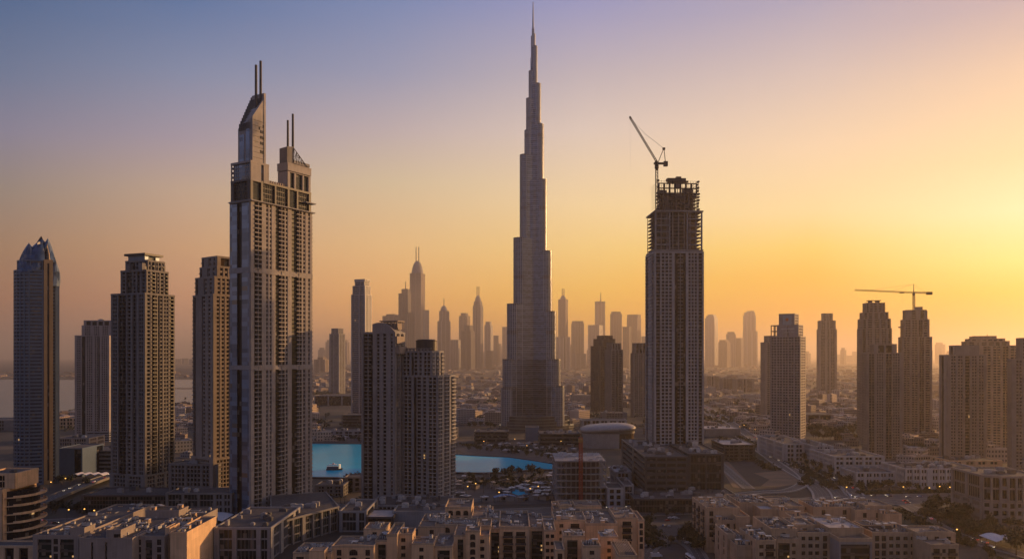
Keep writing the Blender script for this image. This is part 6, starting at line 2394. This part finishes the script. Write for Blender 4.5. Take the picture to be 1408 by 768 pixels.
for q in range(4):
    mb = MB()
    for y, x in spots[262:]:
        if hash((int(x * 7), int(y * 13))) % 4 != q:
            continue
        X, Y = G(x, y)
        big = 1 + max(0, (540 - y)) / 40
        w, d_, h = rnd.uniform(12, 38) * big, rnd.uniform(10, 30) * big, rnd.uniform(4, 12) * (1 + (rnd.random() < .06) * 1.6)
        th = rnd.choice((0, .3, .3, .8, 1.2))
        u, n = (cos(th), sin(th)), (sin(th), -cos(th))
        mb.obox((X, Y), u, n, -w / 2, w / 2, -d_ / 2, d_ / 2, 0, h)
        mb.obox((X, Y), u, n, -w * .3, w * .1, -d_ * .3, d_ * .2, h, h + rnd.uniform(1, 3))
    o = mb.build('far_house_district', MT[HM[q]])
    tag(o, kind='stuff')

# far trees: dark groves between the houses
mb = MB()
rnd = random.Random(8)
groves = [(rnd.uniform(-40, 1450), rnd.choice((524, 532, 540, 552, 565, 578, 590)) + rnd.uniform(-4, 4)) for i in range(150)]
cnt = 0
for gx, gy in groves:
    if any(inside((gx, gy), p) for p in AVOID[:4]):
        continue
    d = DEP(gy)
    for i in range(26):
        X, Y = G(gx, gy)
        X += rnd.gauss(0, 34)
        Y += rnd.gauss(0, 30)
        h, r = rnd.uniform(5, 11), rnd.uniform(3, 6)
        for q in range(14):
            c = Vector((X + rnd.gauss(0, r * .5), Y + rnd.gauss(0, r * .5), h * rnd.uniform(.35, 1)))
            a = Vector((rnd.gauss(0, 1), rnd.gauss(0, 1), rnd.gauss(0, 1))).normalized()
            b_ = a.orthogonal().normalized() * rnd.uniform(1.2, 2.6)
            q_ = a.cross(b_) * .8
            mb.quad(tuple(c - b_), tuple(c - q_), tuple(c + b_), tuple(c + q_))
o = mb.build('far_trees', MT['leaf'])
tag(o, kind='stuff')

# low dark shrubs along verges, medians and courtyards: ground cover
mb = MB()
rs = random.Random(44)


def shrubs(pts, n, spread, hmax=2.2, size=1.1):
    path = smooth_path([G(*p) for p in pts], 6)
    for i in range(n):
        j = rs.randrange(len(path) - 1)
        u = rs.random()
        X = path[j][0] + (path[j + 1][0] - path[j][0]) * u + rs.gauss(0, spread)
        Y = path[j][1] + (path[j + 1][1] - path[j][1]) * u + rs.gauss(0, spread)
        for q in range(9):
            c = Vector((X + rs.gauss(0, .9), Y + rs.gauss(0, .9), .3 + hmax * rs.random()))
            a = Vector((rs.gauss(0, 1), rs.gauss(0, 1), rs.gauss(0, 1))).normalized()
            b_ = a.orthogonal().normalized() * size * rs.uniform(.6, 1.3)
            q_ = a.cross(b_) * .8
            mb.quad(tuple(c - b_), tuple(c - q_), tuple(c + b_), tuple(c + q_))


shrubs([(985, 596), (1012, 616), (1040, 634), (1066, 646)], 260, 4)
shrubs([(1012, 598), (1040, 612), (1066, 625), (1096, 641), (1122, 655), (1145, 672)], 420, 4)
shrubs([(1108, 622), (1135, 638), (1160, 655), (1185, 672)], 260, 3.5)
shrubs([(1110, 650), (1113, 660), (1104, 667)], 90, 3)
shrubs([(1236, 702), (1262, 716), (1290, 732), (1330, 748)], 200, 3)
shrubs([(1290, 706), (1330, 712), (1345, 730)], 260, 9)
shrubs([(890, 722), (896, 740), (904, 752)], 90, 3)
shrubs([(944, 732), (962, 752)], 120, 3)
shrubs([(640, 660), (700, 668), (757, 662)], 260, 8)
shrubs([(640, 612), (720, 618), (790, 628)], 260, 8)
shrubs([(1180, 678), (1260, 677), (1345, 676)], 200, 2.5)
shrubs([(60, 690), (120, 700), (200, 705)], 160, 5)
tag(mb.build('roadside_shrubbery', MT['leaf']), kind='stuff')

# ================================================================== street lamps with their lights on
def lamp_meshes():
    p, h = MB(), MB()
    p.tube((0, 0, 0), (0, 0, 8.6), .14, .08, 8)
    p.tube((0, 0, 8.6), (1.3, 0, 9.2), .07, .05, 6)
    p.lathe(0, 0, [(.3, 0), (.3, .4), (.14, .6)], 8)
    h.lathe(1.45, 0, [(.06, 8.5), (.48, 8.65), (.62, 8.95), (.5, 9.25), (.1, 9.4)], 10)
    return p.mesh('pole', MT['darkmetal']), h.mesh('lamp_head', MT['lamp'])


LAMP = lamp_meshes()


def put_lamp(px, py, label, group, z=0.0, rz=0.0, base=None):
    x, y = G(px, py, 9.0 + z)
    r = empty('street_lamp', (x, y, z), rz, label, 'street lamp', group)
    link('pole', LAMP[0], r)
    link('lamp_head', LAMP[1], r)


for px, py, z in ((244, 653.5, 0), (256, 654, 0), (262.5, 656, 0), (278, 661, 0), (240, 666, 0), (228.5, 667.7, 0), (216.7, 670, 0)):
    # these stand on the podium deck
    put_lamp(px, py, 'glowing amber street lamp on the deck before the gold-faced tower', 'lamps on the podium deck', 0 if py > 664 else 0)
for px, py in ((68, 662), (88, 657), (113.6, 699), (127, 701), (92, 700)):
    put_lamp(px, py, 'glowing amber street lamp along the left-hand avenue and ramp', 'lamps along the avenue')
for px, py in ((1162, 669), (1240, 668.7), (1275.7, 670), (1290, 668), (1304, 669), (1310, 672), (1340, 666.4), (1344.6, 671.7)):
    put_lamp(px, py, 'glowing amber street lamp before the long white street block', 'lamps before the white street block')
put_lamp(1313, 727, 'glowing street lamp at the bend of the side street', None)
for px, py in ((664, 606), (706.5, 603), (723, 612), (738, 597), (657, 600), (770, 606)):
    put_lamp(px, py, 'glowing street lamp around the tallest skyscraper foot', 'lamps round the tallest skyscraper')
for px, py in ((1022, 584), (1030, 588), (1037, 590), (977, 581), (1039.6, 602.5), (1016, 586), (1050, 606)):
    put_lamp(px, py, 'glowing street lamp beside the far highway', 'lamps beside the highway')
for px, py in ((684, 676), (727, 671), (738, 668), (652, 664), (641, 668)):
    put_lamp(px, py, 'glowing lamp in the waterside garden', 'lamps in the waterside garden')

# ================================================================== vehicles
def car_meshes(m):
    b, g = MB(), MB()
    prof = [(-2.2, .35), (2.2, .35), (2.25, .75), (1.2, .95), (.55, 1.42), (-1.1, 1.45), (-1.9, 1.0), (-2.25, .95)]
    n = len(prof)
    for s in (-1, 1):
        b.v += [(x, s * (.88 if z < 1.1 else .72), z) for x, z in prof]
    for i in range(n):
        j = (i + 1) % n
        b.f.append((i, j, n + j, n + i))
        b.m.append(0)
    b.f += [tuple(range(n)), tuple(reversed(range(n, 2 * n)))]
    b.m += [0, 0]
    g.prism([(-1.75, -.80), (1.08, -.80), (1.08, .80), (-1.75, .80)], .98, [1.04, 1.0, 1.0, 1.04])
    g.box(-1.45, .75, -.83, .83, 1.0, 1.32)
    w = MB()
    for x in (-1.35, 1.35):
        for s in (-1, 1):
            w.tube((x, s * .72, .33), (x, s * .92, .33), .33, k=12)
    return b.mesh('body', MT[m]), g.mesh('windows', MT['glass']), w.mesh('wheels', MT['tyre'])


def light_mesh(mat, x, s):
    mb = MB()
    mb.box(x - .06, x + .06, s * .62 - .2, s * .62 + .2, .62, .82)
    return mb.mesh('light', MT[mat])


WHL = MB()
WHL.tube((0, -.1, 0), (0, .1, 0), .33, k=12)
WHLM = WHL.mesh('wheel', MT['tyre'])
CARS = [car_meshes('car%d' % i) for i in range(6)]
CARCOL = ['white', 'silver', 'black', 'red', 'blue', 'champagne']
HL = [light_mesh('headlight', 2.24, s) for s in (-1, 1)]
TLM = [light_mesh('taillight', -2.26, s) for s in (-1, 1)]


def put_car(x, y, rz, z, where, group, ci=None, lit=True):
    ci = random.choice((0, 0, 0, 1, 1, 2, 2, 3, 4, 5)) if ci is None else ci
    b, g, w = CARS[ci]
    r = empty('car', (x, y, z), rz, f'{CARCOL[ci]} car {where}', 'car', f'{CARCOL[ci]} cars {group}')
    link('body', b, r)
    link('window_band', g, r)
    for wx in (-1.35, 1.35):
        for s in (-1, 1):
            link('wheel', WHLM, r, (wx, s * .82, .33))
    if lit:
        for me in HL:
            link('headlight', me, r)
        for me in TLM:
            link('taillight', me, r)


def traffic(name, n, width, z, where, group, lo=0.0, hi=1.0, lanes=3, lit=True):
    path = PATHS[name]
    L = [0]
    for a, c in zip(path, path[1:]):
        L.append(L[-1] + hypot(c[0] - a[0], c[1] - a[1]))
    used = {}
    for i in range(n):
        for tries in range(30):
            t_ = L[-1] * random.uniform(lo, hi)
            sgn = random.choice((-1, 1))
            ln = random.randrange(lanes)
            key = (sgn, ln)
            if all(abs(t_ - q) > 9 for q in used.get(key, [])):
                break
        else:
            continue
        used.setdefault(key, []).append(t_)
        j = min(max(k for k in range(len(L)) if L[k] <= t_ + 1e-6), len(path) - 2)
        u = (t_ - L[j]) / (L[j + 1] - L[j])
        a, c = path[j], path[j + 1]
        x, y = a[0] + (c[0] - a[0]) * u, a[1] + (c[1] - a[1]) * u
        dx, dy = (c[0] - a[0]) / (L[j + 1] - L[j]), (c[1] - a[1]) / (L[j + 1] - L[j])
        o = sgn * (1.6 + (width / 2 - 2.6) * (ln + .5) / lanes)
        x, y = x + dy * o, y - dx * o
        rz = atan2(dy, dx) if sgn > 0 else atan2(-dy, -dx)
        put_car(x, y, rz, z, where, group, None, lit)


traffic('highway', 70, 31, .36, 'driving on the wide highway toward the haze', 'on the highway', .25, .97, 3)
traffic('service_road', 34, 14, .34, 'on the service road beside the white blocks', 'on the service road', .1, 1.0, 1)
traffic('boulevard', 46, 46, .33, 'on the broad boulevard crossing the scene', 'on the boulevard', .22, .8, 4)
traffic('side_street', 5, 11, .45, 'on the curving side street', 'on the side street', .3, .8, 1)
traffic('avenue', 14, 26, .40, 'on the left-hand avenue', 'on the avenue', .1, .9, 2)
traffic('ramp_road', 7, 12, 5.33, 'on the raised ramp by the sail-crowned tower', 'on the raised ramp', .2, .95, 1)
for px, py, rz, ci in ((918, 716, .4, 3), (928, 712, .1, 0), (931, 713.5, .1, 1), (922, 712.5, .2, 0), (922, 741, 0, 0), (930, 741, .1, 1), (938, 741, 0, 0), (946, 747, -.4, 0), (889, 753, 1.0, 2), (913, 723, .9, 4), (920, 724, 1.2, 1)):
    put_car(*G(px, py), rz, .24, 'parked on the plaza between the two sandy groups', 'parked on the plaza', ci, False)

# white coach at the lower edge
X, Y = G(949, 770)
r = empty('coach', (X, Y, .46), R(98), 'white rounded coach with dark roof hatches at the near end of the access lane', 'coach')
mb = MB()
sec = [(-1.25, .5), (-1.3, 2.2), (-1.15, 2.95), (-.7, 3.25), (.7, 3.25), (1.15, 2.95), (1.3, 2.2), (1.25, .5)]
ends = [(-6.2, .80), (-6.0, 1), (5.2, 1), (6.0, .93), (6.35, .72)]
for x, s in ends:
    mb.v += [(x, y * s, .5 + (z - .5) * (.88 + .12 * s)) for y, z in sec]
n = len(sec)
for j in range(len(ends) - 1):
    for i in range(n):
        q = (i + 1) % n
        mb.f.append((j * n + i, j * n + q, (j + 1) * n + q, (j + 1) * n + i))
        mb.m.append(0)
mb.f += [tuple(reversed(range(n))), tuple(range((len(ends) - 1) * n, len(ends) * n))]
mb.m += [0, 0]
mb.build('body', MT['car0'], r)
mb = MB()
mb.box(-5.6, 5.0, -1.315, 1.315, 1.5, 2.35)
mb.build('window_band', MT['glass'], r)
for x in (-3.4, 1.2):
    mb = MB()
    mb.box(x, x + 1.4, -.5, .5, 3.2, 3.34)
    mb.build('roof_hatch', MT['unitdark'], r)
for x in (-3.8, 3.8):
    for s in (-1, 1):
        mb = MB()
        mb.tube((0, -.16, 0), (0, .16, 0), .5, k=14)
        mb.build('wheel', MT['tyre'], r, (x, s * 1.15, .5))
# box van beside it
X, Y = G(902, 766)
r = empty('box_van', (X, Y, .24), R(8), 'white box van with a dark roof panel at the lower edge beside the coach', 'van')
mb = MB()
mb.box(-3.6, 2.0, -1.25, 1.25, .6, 3.2)
mb.build('cargo_box', MT['car0'], r)
mb = MB()
mb.prism(rect(2.05, 3.9, -1.1, 1.1), .5, [2.4, 1.5, 1.5, 2.4])
mb.build('cab', MT['car0'], r)
mb = MB()
mb.box(-2.2, .8, -.9, .9, 3.19, 3.3)
mb.build('roof_panel', MT['unitdark'], r)
for x in (-2.4, 2.8):
    for s in (-1, 1):
        link('wheel', WHLM, r, (x, s * 1.1, .4)).scale = (1.25, 1, 1.25)

# ================================================================== boat on the lagoon
X, Y = G(459.5, 646)
r = empty('tour_boat', (X, Y, .45), R(4), 'small two-deck tour boat with a lit end, alone on the turquoise lagoon', 'boat')
mb = MB()
sec = [(-9, 1.3, 1.7), (-8.6, 2.6, 1.6), (0, 3.0, 1.4), (6, 2.6, 1.6), (8.5, 1.2, 2.1), (9.4, .15, 2.4)]
for x, w, h in sec:
    mb.v += [(x, -w, h), (x, -w * .7, -.4), (x, w * .7, -.4), (x, w, h)]
for j in range(len(sec) - 1):
    for i in range(3):
        mb.f.append((j * 4 + i, j * 4 + i + 1, (j + 1) * 4 + i + 1, (j + 1) * 4 + i))
        mb.m.append(0)
    mb.f.append((j * 4 + 3, j * 4, (j + 1) * 4, (j + 1) * 4 + 3))
    mb.m.append(0)
mb.f.append((0, 1, 2, 3))
mb.m.append(0)
mb.build('hull', MT['darkbrown'], r)
mb = MB()
mb.box(-8, 5.4, -2.3, 2.3, 1.45, 3.9)
cb = mb.build('cabin', MT['bluepanel'], r)
mb = MB()
for i in range(8):
    mb.box(-7.5 + i * 1.55, -6.4 + i * 1.55, -2.34, 2.34, 2.2, 3.4)
mb.build('window_band', MT['glass'], cb)
mb = MB()
mb.box(-8.4, 5.8, -2.6, 2.6, 3.95, 4.1)
for i in range(7):
    for s in (-1, 1):
        x = -7.8 + i * 2.1
        mb.box(x - .07, x + .07, s * 2.4 - .07, s * 2.4 + .07, 4.1, 6.0)
mb.build('upper_deck', MT['unit'], r)
mb = MB()
mb.box(-6, 3, -2.5, 2.5, 6.0, 6.25)
mb.box(-2, 0, -1, 1, 6.25, 8.0)
mb.build('canopy', MT['canopy'], r)
mb = MB()
mb.box(5.45, 7.3, -1.6, 1.6, 1.6, 6.4)
mb.build('lit_end', MT['boatlight'], r)

# ================================================================== canopies and awnings
def wavy_canopy(name, label, px, py, w, d_, n, z, m='canopy', rz=0.0):
    X, Y = G(px, py)
    r = empty(name, (X, Y, 0), rz, label, 'canopy')
    mb = MB()
    N_ = 24
    for i in range(N_):
        u0, u1 = i / N_, (i + 1) / N_
        z0, z1 = [z + 1.8 * abs(sin(pi * n * u)) for u in (u0, u1)]
        mb.prism(rect(-w / 2 + w * u0, -w / 2 + w * u1, -d_ / 2, d_ / 2), [z0, z1, z1, z0], [z0 + .2, z1 + .2, z1 + .2, z0 + .2])
    mb.build('fabric', MT[m], r)
    for i in range(n + 1):
        for s in (-1, 1):
            mb = MB()
            x = -w / 2 + w * i / n * .98 + .1
            mb.tube((x, s * d_ * .45, 0), (x, s * d_ * .45, z), .15, k=6)
            mb.build('post', MT['darkmetal'], r)


wavy_canopy('tent_canopy', 'pale wavy tent canopy below the banded parking block', 124, 660, 34, 14, 4, 6)
wavy_canopy('barrel_canopy', 'pale curved roof canopy between the flat office and the twin-masted tower', 294, 722, 22, 26, 1, 6)
wavy_canopy('blue_awning', 'bright blue curved awning beside the garden pool', 694, 690, 20, 6, 1, 5, 'bluefabric', .25)
wavy_canopy('white_awning', 'white flat market awning right of the twin-masted tower', 440, 706, 30, 9, 3, 5)
wavy_canopy('peaked_canopy', 'pale peaked canopy under the curved low building', 1388, 750, 30, 20, 2, 5)
